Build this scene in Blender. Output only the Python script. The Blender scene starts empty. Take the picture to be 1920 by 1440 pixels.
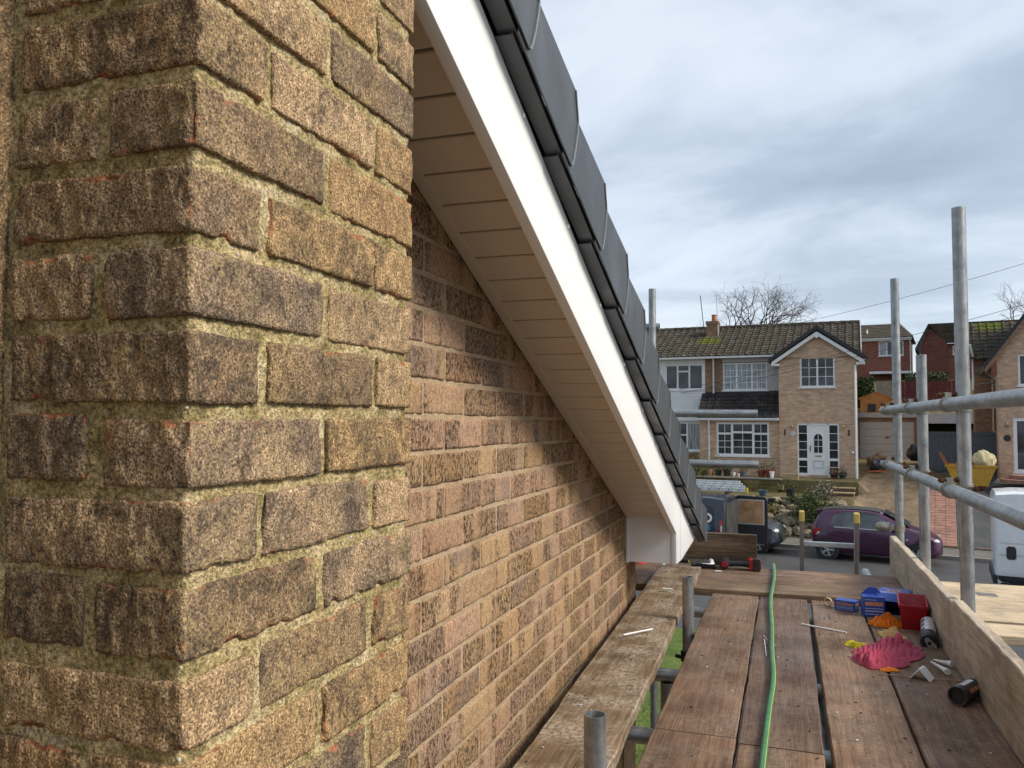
import bpy, bmesh, math, random
import numpy as np
from mathutils import Vector, Matrix

random.seed(7)
SC = bpy.context.scene
COL = SC.collection
R = math.radians

# ------------------------------------------------------------------ camera
H = 3.55                       # eye height above the zero datum (near lawn about -0.35)
cam_data = bpy.data.cameras.new('Camera')
cam_data.sensor_width = 36.0
cam_data.lens = 36.0 * 1500 / 1920
cam_data.clip_start = 0.02
cam_data.clip_end = 6000
cam = bpy.data.objects.new('Camera', cam_data)
COL.objects.link(cam)
cam.matrix_world = (Matrix.Translation((0, 0, H)) @ Matrix.Rotation(R(18.9), 4, 'Z') @
                    Matrix.Rotation(R(90 + 2.75), 4, 'X') @ Matrix.Rotation(R(0.25), 4, 'Z'))
SC.camera = cam

# ------------------------------------------------------------------ sun, sky, exposure
SUN_DIR = Vector((0.78, -0.04, 0.62)).normalized()      # towards the veiled sun
sun_data = bpy.data.lights.new('Sun', 'SUN')
sun_data.energy = 1.5
sun_data.angle = R(20)
sun_data.color = (1.0, 0.93, 0.83)
sun = bpy.data.objects.new('Sun', sun_data)
COL.objects.link(sun)
sun.rotation_euler = SUN_DIR.to_track_quat('Z', 'Y').to_euler()

world = bpy.data.worlds.new('World')
SC.world = world
world.use_nodes = True
wn, wl = world.node_tree.nodes, world.node_tree.links
wn.clear()


def wnode(t, **kw):
    n = wn.new(t)
    for k, v in kw.items():
        setattr(n, k, v)
    return n


sky = wnode('ShaderNodeTexSky', sky_type='NISHITA', sun_disc=False)
sky.sun_elevation = math.asin(SUN_DIR.z)
sky.sun_rotation = math.atan2(SUN_DIR.x, SUN_DIR.y)
tc = wnode('ShaderNodeTexCoord')
sep = wnode('ShaderNodeSeparateXYZ')
wl.new(tc.outputs['Generated'], sep.inputs[0])
zz = wnode('ShaderNodeMath', operation='MAXIMUM'); zz.inputs[1].default_value = 0.0
wl.new(sep.outputs[2], zz.inputs[0])
zp = wnode('ShaderNodeMath', operation='ADD'); zp.inputs[1].default_value = 0.32
wl.new(zz.outputs[0], zp.inputs[0])
cmb = wnode('ShaderNodeCombineXYZ')
for i in (0, 1):
    d = wnode('ShaderNodeMath', operation='DIVIDE')
    wl.new(sep.outputs[i], d.inputs[0]); wl.new(zp.outputs[0], d.inputs[1])
    wl.new(d.outputs[0], cmb.inputs[i])
mp = wnode('ShaderNodeMapping'); mp.inputs['Location'].default_value = (7.84, 5.52, 0.4)
mp.inputs['Rotation'].default_value = (0, 0, R(25)); mp.inputs['Scale'].default_value = (1.0, 1.6, 1.0)
wl.new(cmb.outputs[0], mp.inputs[0])
n1 = wnode('ShaderNodeTexNoise'); n1.inputs['Scale'].default_value = 1.5; n1.inputs['Detail'].default_value = 8
n1.inputs['Roughness'].default_value = 0.52; n1.inputs['Distortion'].default_value = 0.35
wl.new(mp.outputs[0], n1.inputs['Vector'])
cr = wnode('ShaderNodeValToRGB')
el = cr.color_ramp.elements
el[0].position = 0.33; el[0].color = (1.42, 1.66, 2.00, 1)
el[1].position = 0.68; el[1].color = (2.85, 3.10, 3.40, 1)
e = el.new(0.47); e.color = (1.80, 2.08, 2.48, 1)
e = el.new(0.57); e.color = (2.45, 2.74, 3.12, 1)
wl.new(n1.outputs['Fac'], cr.inputs[0])
mx = wnode('ShaderNodeMix', data_type='RGBA'); mx.inputs[0].default_value = 0.90
wl.new(sky.outputs[0], mx.inputs[6]); wl.new(cr.outputs[0], mx.inputs[7])
bg = wnode('ShaderNodeBackground'); bg.inputs['Strength'].default_value = 0.100
wl.new(mx.outputs[2], bg.inputs[0])
wo = wnode('ShaderNodeOutputWorld'); wl.new(bg.outputs[0], wo.inputs[0])

SC.view_settings.view_transform = 'Standard'
SC.view_settings.look = 'None'
SC.view_settings.exposure = 1.52
SC.view_settings.gamma = 1.0
SC.view_settings.use_curve_mapping = False
SC.render.engine = 'CYCLES'
SC.cycles.max_bounces = 5
SC.cycles.diffuse_bounces = 3
SC.cycles.glossy_bounces = 3
SC.cycles.transmission_bounces = 4
SC.cycles.transparent_max_bounces = 6
SC.cycles.use_denoising = True
SC.cycles.sample_clamp_indirect = 6


# ------------------------------------------------------------------ numpy noise
def _hash(x, y, z, seed):
    with np.errstate(over='ignore'):
        h = (x.astype(np.uint32) * np.uint32(374761393) + y.astype(np.uint32) * np.uint32(668265263)
             + z.astype(np.uint32) * np.uint32(2147483647) + np.uint32(seed * 1274126177 & 0xffffffff))
        h = (h ^ (h >> np.uint32(13))) * np.uint32(1274126177)
        h = h ^ (h >> np.uint32(16))
    return (h & np.uint32(0xffff)).astype(np.float64) / 32767.5 - 1.0


def vnoise(P, seed=0):
    P = np.asarray(P, float)
    i = np.floor(P).astype(np.int64); f = P - i
    f = f * f * (3 - 2 * f)
    x, y, z = i[:, 0], i[:, 1], i[:, 2]
    fx, fy, fz = f[:, 0], f[:, 1], f[:, 2]
    def c(a, b, d): return _hash(x + a, y + b, z + d, seed)
    x00 = c(0, 0, 0) * (1 - fx) + c(1, 0, 0) * fx
    x10 = c(0, 1, 0) * (1 - fx) + c(1, 1, 0) * fx
    x01 = c(0, 0, 1) * (1 - fx) + c(1, 0, 1) * fx
    x11 = c(0, 1, 1) * (1 - fx) + c(1, 1, 1) * fx
    return (x00 * (1 - fy) + x10 * fy) * (1 - fz) + (x01 * (1 - fy) + x11 * fy) * fz


def fbm(P, octaves=3, seed=0):
    P = np.asarray(P, float); s = 0; a = 1.0; t = 0
    for k in range(octaves):
        s = s + a * vnoise(P * 2 ** k, seed + k * 17); t += a; a *= 0.5
    return s / t


def n1d(x, seed=0):
    return float(vnoise(np.array([[x, seed * 3.7, 0.5]]), seed)[0])


# ------------------------------------------------------------------ objects
def mesh_obj(name, verts, faces, mat, parent=None, smooth=False, loc=None, rot=None, bevel=0, sharp=35):
    me = bpy.data.meshes.new(name)
    me.from_pydata([tuple(v) for v in verts], [], [tuple(f) for f in faces])
    if bevel:
        bm = bmesh.new(); bm.from_mesh(me)
        bmesh.ops.remove_doubles(bm, verts=bm.verts, dist=1e-5)
        eds = [e for e in bm.edges if len(e.link_faces) == 2 and e.calc_face_angle() > 0.5]
        bmesh.ops.bevel(bm, geom=eds, offset=bevel, segments=2, affect='EDGES', profile=0.6, clamp_overlap=True)
        bm.to_mesh(me); bm.free()
    if smooth:
        me.polygons.foreach_set('use_smooth', [True] * len(me.polygons))
        me.set_sharp_from_angle(angle=R(sharp))
    me.update()
    if mat is not None:
        me.materials.append(mat)
    return obj_from(name, me, parent, loc, rot)


def obj_from(name, me, parent=None, loc=None, rot=None):
    o = bpy.data.objects.new(name, me)
    COL.objects.link(o)
    if parent is not None:
        o.parent = parent
    if loc is not None:
        o.location = loc
    if rot is not None:
        o.rotation_euler = rot
    return o


def tag(o, label, cat, group=None):
    o['label'] = label; o['category'] = cat
    if group:
        o['group'] = group
    return o


def struct(o):
    o['kind'] = 'structure'
    return o


def stuff(o):
    o['kind'] = 'stuff'
    return o


def empty(name, loc=(0, 0, 0), rz=0.0):
    o = bpy.data.objects.new(name, None)
    o.empty_display_size = 0.1
    COL.objects.link(o)
    o.location = loc; o.rotation_euler = (0, 0, rz)
    return o


class MB:
    """collects shapes, builds ONE mesh object"""
    def __init__(s):
        s.v = []; s.f = []

    def add(s, verts, faces):
        b = len(s.v)
        s.v += [tuple(float(c) for c in p) for p in verts]
        s.f += [tuple(i + b for i in f) for f in faces]
        return s

    def box(s, x0, x1, y0, y1, z0, z1):
        return s.add([(x0, y0, z0), (x1, y0, z0), (x1, y1, z0), (x0, y1, z0), (x0, y0, z1), (x1, y0, z1), (x1, y1, z1), (x0, y1, z1)],
                     [(0, 3, 2, 1), (4, 5, 6, 7), (0, 1, 5, 4), (1, 2, 6, 5), (2, 3, 7, 6), (3, 0, 4, 7)])

    def prism(s, poly, t0, t1, plane='xz'):
        """poly extruded between t0 and t1 along the axis the plane leaves out"""
        def P(a, b, t):
            return {'xz': (a, t, b), 'yz': (t, a, b), 'xy': (a, b, t)}[plane]
        n = len(poly)
        vs = [P(a, b, t0) for a, b in poly] + [P(a, b, t1) for a, b in poly]
        fs = [tuple(range(n)), tuple(range(2 * n - 1, n - 1, -1))]
        fs += [(i, i + n, (i + 1) % n + n, (i + 1) % n) for i in range(n)]
        return s.add(vs, fs)

    def tube(s, pts, r, seg=8, cap=True):
        pts = [Vector(p) for p in pts]; n = len(pts)
        rs = r if isinstance(r, (list, tuple)) else [r] * n
        vs = []; up = None
        for i, p in enumerate(pts):
            d = (pts[min(i + 1, n - 1)] - pts[max(i - 1, 0)])
            d = d.normalized() if d.length > 1e-9 else Vector((0, 0, 1))
            if up is None:
                up = Vector((0, 0, 1)) if abs(d.z) < 0.9 else Vector((1, 0, 0))
            a = d.cross(up).normalized(); b = a.cross(d).normalized(); up = b
            for k in range(seg):
                t = 2 * math.pi * k / seg
                vs.append(p + (a * math.cos(t) + b * math.sin(t)) * rs[i])
        fs = []
        for i in range(n - 1):
            for k in range(seg):
                k2 = (k + 1) % seg
                fs.append((i * seg + k, (i + 1) * seg + k, (i + 1) * seg + k2, i * seg + k2))
        if cap:
            fs.append(tuple(range(seg))); fs.append(tuple((n - 1) * seg + k for k in range(seg - 1, -1, -1)))
        return s.add(vs, fs)

    def lathe(s, prof, c=(0, 0, 0), axis='z', seg=20, closed=False):
        """prof: (radius, height) pairs"""
        n = len(prof); vs = []
        for r, h in prof:
            for k in range(seg):
                t = 2 * math.pi * k / seg; a, b = r * math.cos(t), r * math.sin(t)
                p = {'z': (a, b, h), 'y': (a, h, b), 'x': (h, a, b)}[axis]
                vs.append((p[0] + c[0], p[1] + c[1], p[2] + c[2]))
        fs = []
        for i in range(n - 1 if not closed else n):
            j = (i + 1) % n
            for k in range(seg):
                k2 = (k + 1) % seg
                fs.append((i * seg + k, i * seg + k2, j * seg + k2, j * seg + k))
        if not closed:
            fs.append(tuple(range(seg - 1, -1, -1))); fs.append(tuple((n - 1) * seg + k for k in range(seg)))
        return s.add(vs, fs)

    def ball(s, c, r, seg=10, rings=6, sc=(1, 1, 1)):
        prof = [(max(r * math.sin(math.pi * i / rings), 1e-4), -r * math.cos(math.pi * i / rings)) for i in range(rings + 1)]
        b = len(s.v); s.lathe(prof, (0, 0, 0), 'z', seg)
        s.v[b:] = [(x * sc[0] + c[0], y * sc[1] + c[1], z * sc[2] + c[2]) for x, y, z in s.v[b:]]
        return s

    def xf(s, m, start=0):
        s.v[start:] = [tuple(m @ Vector(p)) for p in s.v[start:]]
        return s

    def build(s, name, mat, parent=None, smooth=False, bevel=0, loc=None, rot=None, sharp=35):
        return mesh_obj(name, s.v, s.f, mat, parent, smooth, loc, rot, bevel, sharp)


def hollow(mb, p0, p1, ro=0.02415, ri=0.0200, seg=24):
    """open-ended tube with wall thickness between two points"""
    p0, p1 = Vector(p0), Vector(p1); L = (p1 - p0).length
    b = len(mb.v)
    mb.lathe([(ri, 0), (ro, 0), (ro, L), (ri, L)], seg=seg, closed=True)
    q = (p1 - p0).to_track_quat('Z', 'Y').to_matrix().to_4x4()
    mb.xf(Matrix.Translation(p0) @ q, b)
    return mb


# ------------------------------------------------------------------ materials
class NT:
    def __init__(s, name):
        s.m = bpy.data.materials.new(name); s.m.use_nodes = True
        s.t = s.m.node_tree; s.t.nodes.clear()
        s.out = s.t.nodes.new('ShaderNodeOutputMaterial')
        s.b = s.t.nodes.new('ShaderNodeBsdfPrincipled')
        s.t.links.new(s.b.outputs[0], s.out.inputs[0])

    def put(s, sock, v):
        if isinstance(v, bpy.types.NodeSocket):
            s.t.links.new(v, sock)
        elif isinstance(v, (tuple, list)) and sock.type == 'RGBA' and len(v) == 3:
            sock.default_value = (*v, 1)
        else:
            sock.default_value = v

    def n(s, t, ins=None, **props):
        nd = s.t.nodes.new(t)
        for k, v in props.items():
            setattr(nd, k, v)
        for k, v in (ins or {}).items():
            s.put(nd.inputs[k], v)
        return nd

    def obj(s): return s.n('ShaderNodeTexCoord').outputs['Object']
    def pos(s): return s.n('ShaderNodeNewGeometry').outputs['Position']
    def rnd(s): return s.n('ShaderNodeObjectInfo').outputs['Random']
    def attr(s, name): return s.n('ShaderNodeAttribute', attribute_name=name).outputs['Fac']

    def math(s, op, a, b=0.0, clamp=False):
        return s.n('ShaderNodeMath', {0: a, 1: b}, operation=op, use_clamp=clamp).outputs[0]

    def vadd(s, a, b): return s.n('ShaderNodeVectorMath', {0: a, 1: b}, operation='ADD').outputs[0]
    def vmul(s, a, b): return s.n('ShaderNodeVectorMath', {0: a, 1: b}, operation='MULTIPLY').outputs[0]

    def rvec(s, k=(37.0, 91.0, 53.0)):
        c = s.n('ShaderNodeCombineXYZ', {0: s.math('MULTIPLY', s.rnd(), k[0]), 1: s.math('MULTIPLY', s.rnd(), k[1]), 2: s.math('MULTIPLY', s.rnd(), k[2])})
        return c.outputs[0]

    def noise(s, vec, scale, detail=3.0, rough=0.5, dist=0.0):
        return s.n('ShaderNodeTexNoise', {'Vector': vec, 'Scale': scale, 'Detail': detail, 'Roughness': rough, 'Distortion': dist}).outputs['Fac']

    def ramp(s, fac, stops, interp='LINEAR'):
        nd = s.n('ShaderNodeValToRGB', {0: fac}); cr = nd.color_ramp; cr.interpolation = interp
        while len(cr.elements) < len(stops):
            cr.elements.new(0.5)
        for e, (p, c) in zip(cr.elements, stops):
            e.position = p
            e.color = (c, c, c, 1) if isinstance(c, (int, float)) else (*c, 1)
        return nd.outputs[0]

    def mix(s, fac, a, b, blend='MIX'):
        return s.n('ShaderNodeMix', {0: fac, 6: a, 7: b}, data_type='RGBA', blend_type=blend).outputs[2]

    def bump(s, h, strength=0.5, dist=0.01, normal=None):
        ins = {'Height': h, 'Strength': strength, 'Distance': dist}
        if normal is not None:
            ins['Normal'] = normal
        return s.n('ShaderNodeBump', ins).outputs[0]

    def set(s, **kw):
        names = dict(col='Base Color', rough='Roughness', metal='Metallic', normal='Normal', spec='Specular IOR Level', coat='Coat Weight', sheen='Sheen Weight', sub='Subsurface Weight')
        for k, v in kw.items():
            s.put(s.b.inputs[names[k]], v)
        return s.m


def pm(name, col, rough=0.55, metal=0.0, var=0.18, scale=9.0, bump=0.0, bscale=200, dirt=0.0, spec=0.5, coat=0.0):
    """plain surface with uneven tone, roughness and grime"""
    t = NT(name); v = t.vadd(t.obj(), t.rvec())
    n = t.noise(v, scale, 5, 0.6)
    c0 = tuple(c * (1 - var) for c in col); c1 = tuple(min(c * (1 + var), 0.92) for c in col)
    c = t.ramp(n, [(0.3, c0), (0.7, c1)])
    if dirt:
        d = t.ramp(t.noise(v, scale * 2.3, 6, 0.7), [(0.48, 0.0), (0.72, 1.0)])
        c = t.mix(t.math('MULTIPLY', d, dirt), c, (0.09, 0.075, 0.055))
    r = t.ramp(t.noise(v, scale * 3, 4), [(0.3, max(rough - 0.1, 0.03)), (0.7, min(rough + 0.12, 1))])
    t.set(col=c, rough=r, metal=metal, spec=spec, coat=coat)
    if bump:
        t.set(normal=t.bump(t.noise(v, bscale, 4, 0.6), bump, 0.004))
    return t.m


def mat_brick_old():
    t = NT('weathered_chimney_brick')
    v = t.vadd(t.pos(), t.rvec())
    r = t.rnd()
    base = t.ramp(t.math('ADD', t.math('MULTIPLY', r, 0.75), t.math('MULTIPLY', t.noise(v, 14, 2), 0.3)),
                  [(0.05, (0.200, 0.118, 0.068)), (0.22, (0.340, 0.222, 0.120)), (0.38, (0.185, 0.125, 0.082)), (0.52, (0.385, 0.265, 0.168)), (0.66, (0.250, 0.165, 0.095)), (0.80, (0.170, 0.122, 0.092)), (0.97, (0.400, 0.275, 0.175))])
    base = t.mix(1.0, base, (1.08, 1.07, 0.95), 'MULTIPLY')
    # sandy, gritty face: two sizes of grain
    g1 = t.noise(v, 400, 1, 0.6)
    g2 = t.noise(t.vmul(v, (1, 1, 0.5)), 130, 3, 0.7)
    c = t.mix(1.0, base, t.ramp(g1, [(0.30, 0.30), (0.46, 0.85), (0.60, 1.25), (0.72, 2.1)]), 'MULTIPLY')
    c = t.mix(1.0, c, t.ramp(g2, [(0.28, 0.58), (0.50, 1.0), (0.72, 1.35)]), 'MULTIPLY')
    # black sooty patches, heavier on some bricks than on others
    so = t.math('ADD', t.noise(v, 21, 5, 0.66, 0.8), t.math('MULTIPLY', t.math('SUBTRACT', t.math('FRACT', t.math('MULTIPLY', r, 13.0)), 0.5), 0.16))
    sm = t.math('MULTIPLY', t.ramp(so, [(0.47, 0.0), (0.62, 1.0)]), t.ramp(t.noise(v, 190, 2, 0.7), [(0.34, 0.30), (0.60, 1.0)]))
    c = t.mix(t.math('MULTIPLY', sm, 0.76), c, (0.030, 0.026, 0.022))
    # yellow lichen grains
    li = t.math('MULTIPLY', t.ramp(t.noise(v, 15, 3, 0.6), [(0.46, 0.0), (0.66, 1.0)]), t.ramp(t.noise(v, 210, 1, 0.6), [(0.50, 0.0), (0.60, 1.0)]))
    c = t.mix(t.math('MULTIPLY', li, 0.42), c, (0.46, 0.35, 0.15))
    # orange-red where the arris has broken away
    ch = t.ramp(t.math('ADD', t.attr('chip'), t.math('MULTIPLY', t.math('SUBTRACT', t.noise(v, 75, 4, 0.75), 0.5), 1.7)), [(0.50, 0.0), (0.80, 1.0)])
    c = t.mix(t.math('MULTIPLY', ch, 0.80), c, t.ramp(g2, [(0.35, (0.20, 0.060, 0.030)), (0.65, (0.43, 0.17, 0.075))]))
    h = t.math('ADD', t.math('MULTIPLY', g1, 0.35), t.math('ADD', t.math('MULTIPLY', g2, 0.9), t.math('MULTIPLY', t.noise(t.vmul(v, (1, 1, 0.32)), 70, 2, 0.6), 0.9)))
    return t.set(col=c, rough=0.93, spec=0.25, normal=t.bump(h, 0.95, 0.0045))


def mat_mortar_old():
    t = NT('lichened_mortar')
    v = t.pos()
    c = t.ramp(t.noise(v, 20, 4, 0.65), [(0.30, (0.150, 0.118, 0.048)), (0.45, (0.325, 0.252, 0.118)), (0.60, (0.440, 0.350, 0.195)), (0.75, (0.480, 0.420, 0.310))])
    g = t.noise(v, 240, 2, 0.7)
    c = t.mix(1.0, c, t.ramp(g, [(0.28, 0.30), (0.5, 1.0), (0.7, 1.7)]), 'MULTIPLY')
    mo = t.math('MULTIPLY', t.ramp(t.noise(v, 48, 4, 0.7), [(0.56, 0.0), (0.68, 1.0)]), 0.6)
    c = t.mix(mo, c, (0.125, 0.115, 0.030))
    h = t.math('ADD', t.math('MULTIPLY', g, 0.6), t.noise(v, 80, 3, 0.7))
    return t.set(col=c, rough=0.96, spec=0.2, normal=t.bump(h, 0.9, 0.006))


def mat_brick_wall():
    t = NT('rustic_buff_brick')
    p = t.pos(); v = t.vadd(p, t.rvec())
    r = t.rnd()
    base = t.ramp(t.math('ADD', t.math('MULTIPLY', r, 0.8), t.math('MULTIPLY', t.noise(v, 9, 2), 0.25)),
                  [(0.06, (0.290, 0.178, 0.090)), (0.22, (0.360, 0.245, 0.130)), (0.36, (0.300, 0.200, 0.118)), (0.48, (0.365, 0.232, 0.145)), (0.60, (0.285, 0.200, 0.138)), (0.70, (0.330, 0.215, 0.104)), (0.84, (0.295, 0.182, 0.110)), (0.97, (0.385, 0.272, 0.160))])
    base = t.mix(1.0, base, (1.0, 0.985, 1.0), 'MULTIPLY')
    # smooth kiss marks: upright bands on some of the bricks
    bandn = t.noise(t.vmul(v, (0, 1, 0.16)), 9.5, 2, 0.45)
    some = t.ramp(t.math('FRACT', t.math('MULTIPLY', r, 7.0)), [(0.30, 0.0), (0.34, 1.0)])
    band = t.math('MAXIMUM', t.ramp(bandn, [(0.47, 0.0), (0.53, 1.0)]), t.math('SUBTRACT', 1.0, some))
    c = t.mix(band, t.mix(1.0, base, (1.10, 1.08, 1.06), 'MULTIPLY'), t.mix(1.0, base, (0.86, 0.83, 0.80), 'MULTIPLY'))
    # dark pitted specks in two sizes, dense on the rough parts
    sp = t.noise(t.vmul(v, (1, 1, 0.66)), 150, 2, 0.65, 0.2)
    sp2 = t.noise(t.vmul(v, (1, 1, 0.66)), 62, 3, 0.7, 0.4)
    den = t.math('ADD', t.math('MULTIPLY', band, 0.55), 0.36)
    c = t.mix(t.math('MULTIPLY', t.ramp(sp, [(0.49, 0.0), (0.57, 1.0)]), den), c, (0.050, 0.033, 0.018))
    c = t.mix(t.math('MULTIPLY', t.ramp(sp2, [(0.55, 0.0), (0.64, 0.75)]), den), c, (0.060, 0.040, 0.022))
    c = t.mix(1.0, c, t.ramp(t.noise(v, 320, 1), [(0.3, 0.66), (0.7, 1.40)]), 'MULTIPLY')
    # red edges
    ch = t.ramp(t.math('ADD', t.attr('chip'), t.math('MULTIPLY', t.math('SUBTRACT', t.noise(v, 45, 3), 0.5), 1.2)), [(0.55, 0.0), (0.90, 1.0)])
    c = t.mix(t.math('MULTIPLY', ch, 0.42), c, (0.36, 0.17, 0.08))
    # purple-burnt bricks
    pu = t.math('MULTIPLY', t.ramp(t.math('FRACT', t.math('MULTIPLY', r, 17.0)), [(0.84, 0.0), (0.88, 1.0)]), t.ramp(t.noise(v, 18, 2), [(0.45, 0.0), (0.6, 0.38)]))
    c = t.mix(pu, c, (0.15, 0.115, 0.105))
    h = t.math('ADD', t.math('MULTIPLY', sp, t.math('MULTIPLY', t.math('ADD', band, 0.35), -1.0)), t.math('MULTIPLY', sp2, -0.8))
    return t.set(col=c, rough=0.92, spec=0.25, normal=t.bump(h, 0.65, 0.003))


def mat_mortar_wall():
    t = NT('sandy_mortar'); v = t.pos()
    c = t.ramp(t.noise(v, 12, 3, 0.6), [(0.3, (0.320, 0.225, 0.138)), (0.55, (0.410, 0.300, 0.190)), (0.75, (0.460, 0.350, 0.232))])
    g = t.noise(v, 240, 2, 0.7)
    c = t.mix(1.0, c, t.ramp(g, [(0.3, 0.58), (0.7, 1.28)]), 'MULTIPLY')
    return t.set(col=c, rough=0.95, spec=0.2, normal=t.bump(g, 0.5, 0.003))


def mat_pvc(name='white_pvc', c=(0.78, 0.78, 0.77)):
    t = NT(name); v = t.pos()
    n = t.noise(v, 5, 4)
    col = t.mix(t.ramp(n, [(0.4, 0.0), (0.8, 0.3)]), c, tuple(x * 0.95 for x in c))
    return t.set(col=col, rough=0.36, spec=0.45)


def mat_wood(name, cols, splat=0.0, streak=0.4, speck=0.5, wet=0.0, grain=1.0):
    """timber whose grain follows local y"""
    t = NT(name); v = t.vadd(t.obj(), t.rvec((7.0, 31.0, 3.0)))
    g = t.noise(t.vmul(v, (46, 1.3, 46)), 1.0, 5, 0.62)
    rg = t.noise(t.vmul(v, (9.0, 0.42, 9.0)), 1.0, 2, 0.5, 0.4)
    rings = t.math('ABSOLUTE', t.math('SINE', t.math('MULTIPLY', rg, 62.0)))
    tone = t.math('ADD', t.math('MULTIPLY', g, 0.72), t.math('MULTIPLY', rings, 0.16 * grain))
    c = t.ramp(tone, [(0.20, cols[0]), (0.44, cols[1]), (0.66, cols[2])])
    st = t.noise(t.vmul(v, (5, 1.4, 5)), 1.0, 5, 0.65)
    c = t.mix(t.math('MULTIPLY', t.ramp(st, [(0.42, 1.0), (0.62, 0.0)]), streak), c, tuple(x * 0.45 for x in cols[0]))
    fi = t.noise(t.vmul(v, (230, 9, 230)), 1.0, 3, 0.6)
    c = t.mix(1.0, c, t.ramp(fi, [(0.3, 0.66), (0.7, 1.26)]), 'MULTIPLY')
    gr = t.noise(v, 420, 3, 0.75)
    c = t.mix(1.0, c, t.ramp(gr, [(0.32, 0.74), (0.68, 1.22)]), 'MULTIPLY')
    c = t.mix(1.0, c, t.ramp(t.noise(v, 4.5, 5, 0.7), [(0.30, 0.62), (0.50, 1.0), (0.72, 1.30)]), 'MULTIPLY')
    if speck:
        sp = t.ramp(t.noise(v, 120, 2, 0.6), [(0.685, 0.0), (0.72, 1.0)])
        c = t.mix(t.math('MULTIPLY', sp, speck), c, (0.035, 0.025, 0.018))
    cr = t.ramp(t.noise(t.vmul(v, (150, 2.2, 150)), 1.0, 2), [(0.71, 0.0), (0.74, 1.0)])
    c = t.mix(t.math('MULTIPLY', cr, 0.75), c, tuple(x * 0.22 for x in cols[0]))
    if splat:
        sm = t.math('MULTIPLY', t.ramp(t.noise(v, 5.5, 5, 0.7), [(0.44, 0.0), (0.58, 1.0)]), t.ramp(t.noise(v, 70, 3, 0.75), [(0.40, 0.0), (0.58, 1.0)]))
        c = t.mix(t.math('MULTIPLY', sm, splat), c, (0.46, 0.39, 0.30))
    rough = t.ramp(t.noise(v, 3.0, 4), [(0.35, 0.62 - wet), (0.65, 0.88)])
    h = t.math('ADD', t.math('MULTIPLY', g, 0.6), t.math('ADD', t.math('MULTIPLY', fi, 0.5), t.math('MULTIPLY', cr, -1.0)))
    return t.set(col=c, rough=rough, spec=0.35, normal=t.bump(h, 0.6, 0.0035))


def mat_steel(name, c=(0.35, 0.36, 0.36), dark=0.4):
    t = NT(name); v = t.vadd(t.obj(), t.rvec())
    n = t.noise(v, 16, 6, 0.7)
    col = t.ramp(n, [(0.28, tuple(x * (1 - dark) for x in c)), (0.5, c), (0.72, tuple(x * 1.28 for x in c))])
    s2 = t.noise(t.vmul(v, (90, 90, 9)), 1.0, 4, 0.7)
    col = t.mix(1.0, col, t.ramp(s2, [(0.3, 0.72), (0.7, 1.2)]), 'MULTIPLY')
    col = t.mix(t.ramp(t.noise(v, 55, 4, 0.7), [(0.64, 0.0), (0.76, 0.6)]), col, (0.60, 0.58, 0.52))
    col = t.mix(t.ramp(t.noise(v, 8, 5, 0.75), [(0.66, 0.0), (0.80, 0.5)]), col, (0.20, 0.11, 0.06))
    return t.set(col=col, metal=0.75, rough=t.ramp(s2, [(0.3, 0.34), (0.7, 0.56)]), normal=t.bump(s2, 0.2, 0.002))


def mat_cloth(name, c):
    t = NT(name); v = t.obj()
    n = t.noise(v, 30, 4)
    col = t.ramp(n, [(0.3, tuple(x * 0.8 for x in c)), (0.7, tuple(min(x * 1.15, 0.95) for x in c))])
    w = t.noise(v, 900, 2)
    col = t.mix(1.0, col, t.ramp(w, [(0.3, 0.90), (0.7, 1.10)]), 'MULTIPLY')
    return t.set(col=col, rough=0.95, sheen=0.1, spec=0.15, normal=t.bump(w, 0.5, 0.002))


def mat_farbrick(name, c1, c2, mortar, s=0.225):
    t = NT(name); o = t.obj()
    sx = t.n('ShaderNodeSeparateXYZ', {0: o})
    cb = t.n('ShaderNodeCombineXYZ', {0: t.math('ADD', sx.outputs[0], sx.outputs[1]), 1: sx.outputs[2], 2: 0.0}).outputs[0]
    br = t.n('ShaderNodeTexBrick', {'Vector': cb, 'Color1': c1, 'Color2': c2, 'Mortar': mortar, 'Scale': 1.0, 'Mortar Size': 0.006, 'Bias': 0.0, 'Brick Width': s, 'Row Height': 0.075}, offset=0.5)
    c = br.outputs['Color']
    c = t.mix(1.0, c, t.ramp(t.noise(t.vmul(o, (1, 1, 3.2)), 2.6, 5, 0.7), [(0.3, 0.72), (0.7, 1.24)]), 'MULTIPLY')
    c = t.mix(1.0, c, t.ramp(t.noise(t.vmul(o, (4, 4, 13)), 1.0, 3, 0.6), [(0.3, 0.82), (0.7, 1.18)]), 'MULTIPLY')
    return t.set(col=c, rough=0.92, spec=0.2, normal=t.bump(br.outputs['Fac'], -0.4, 0.006))


def mat_glass(name, tint=(0.03, 0.035, 0.04)):
    t = NT(name)
    n = t.noise(t.obj(), 1.7, 3)
    return t.set(col=t.ramp(n, [(0.35, tuple(x * 0.5 for x in tint)), (0.65, tuple(x * 1.9 for x in tint))]), rough=0.04, spec=0.7)


def mat_ground(name, stops, scale, fine=60, rough=0.95, fineamt=(0.6, 1.35), bump=0.4, bdist=0.02, obj=False):
    t = NT(name); v = t.obj() if obj else t.pos()
    c = t.ramp(t.noise(v, scale, 6, 0.65), stops)
    f = t.noise(v, fine, 4, 0.7)
    c = t.mix(1.0, c, t.ramp(f, [(0.3, fineamt[0]), (0.7, fineamt[1])]), 'MULTIPLY')
    return t.set(col=c, rough=rough, spec=0.3, normal=t.bump(f, bump, bdist))


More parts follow.
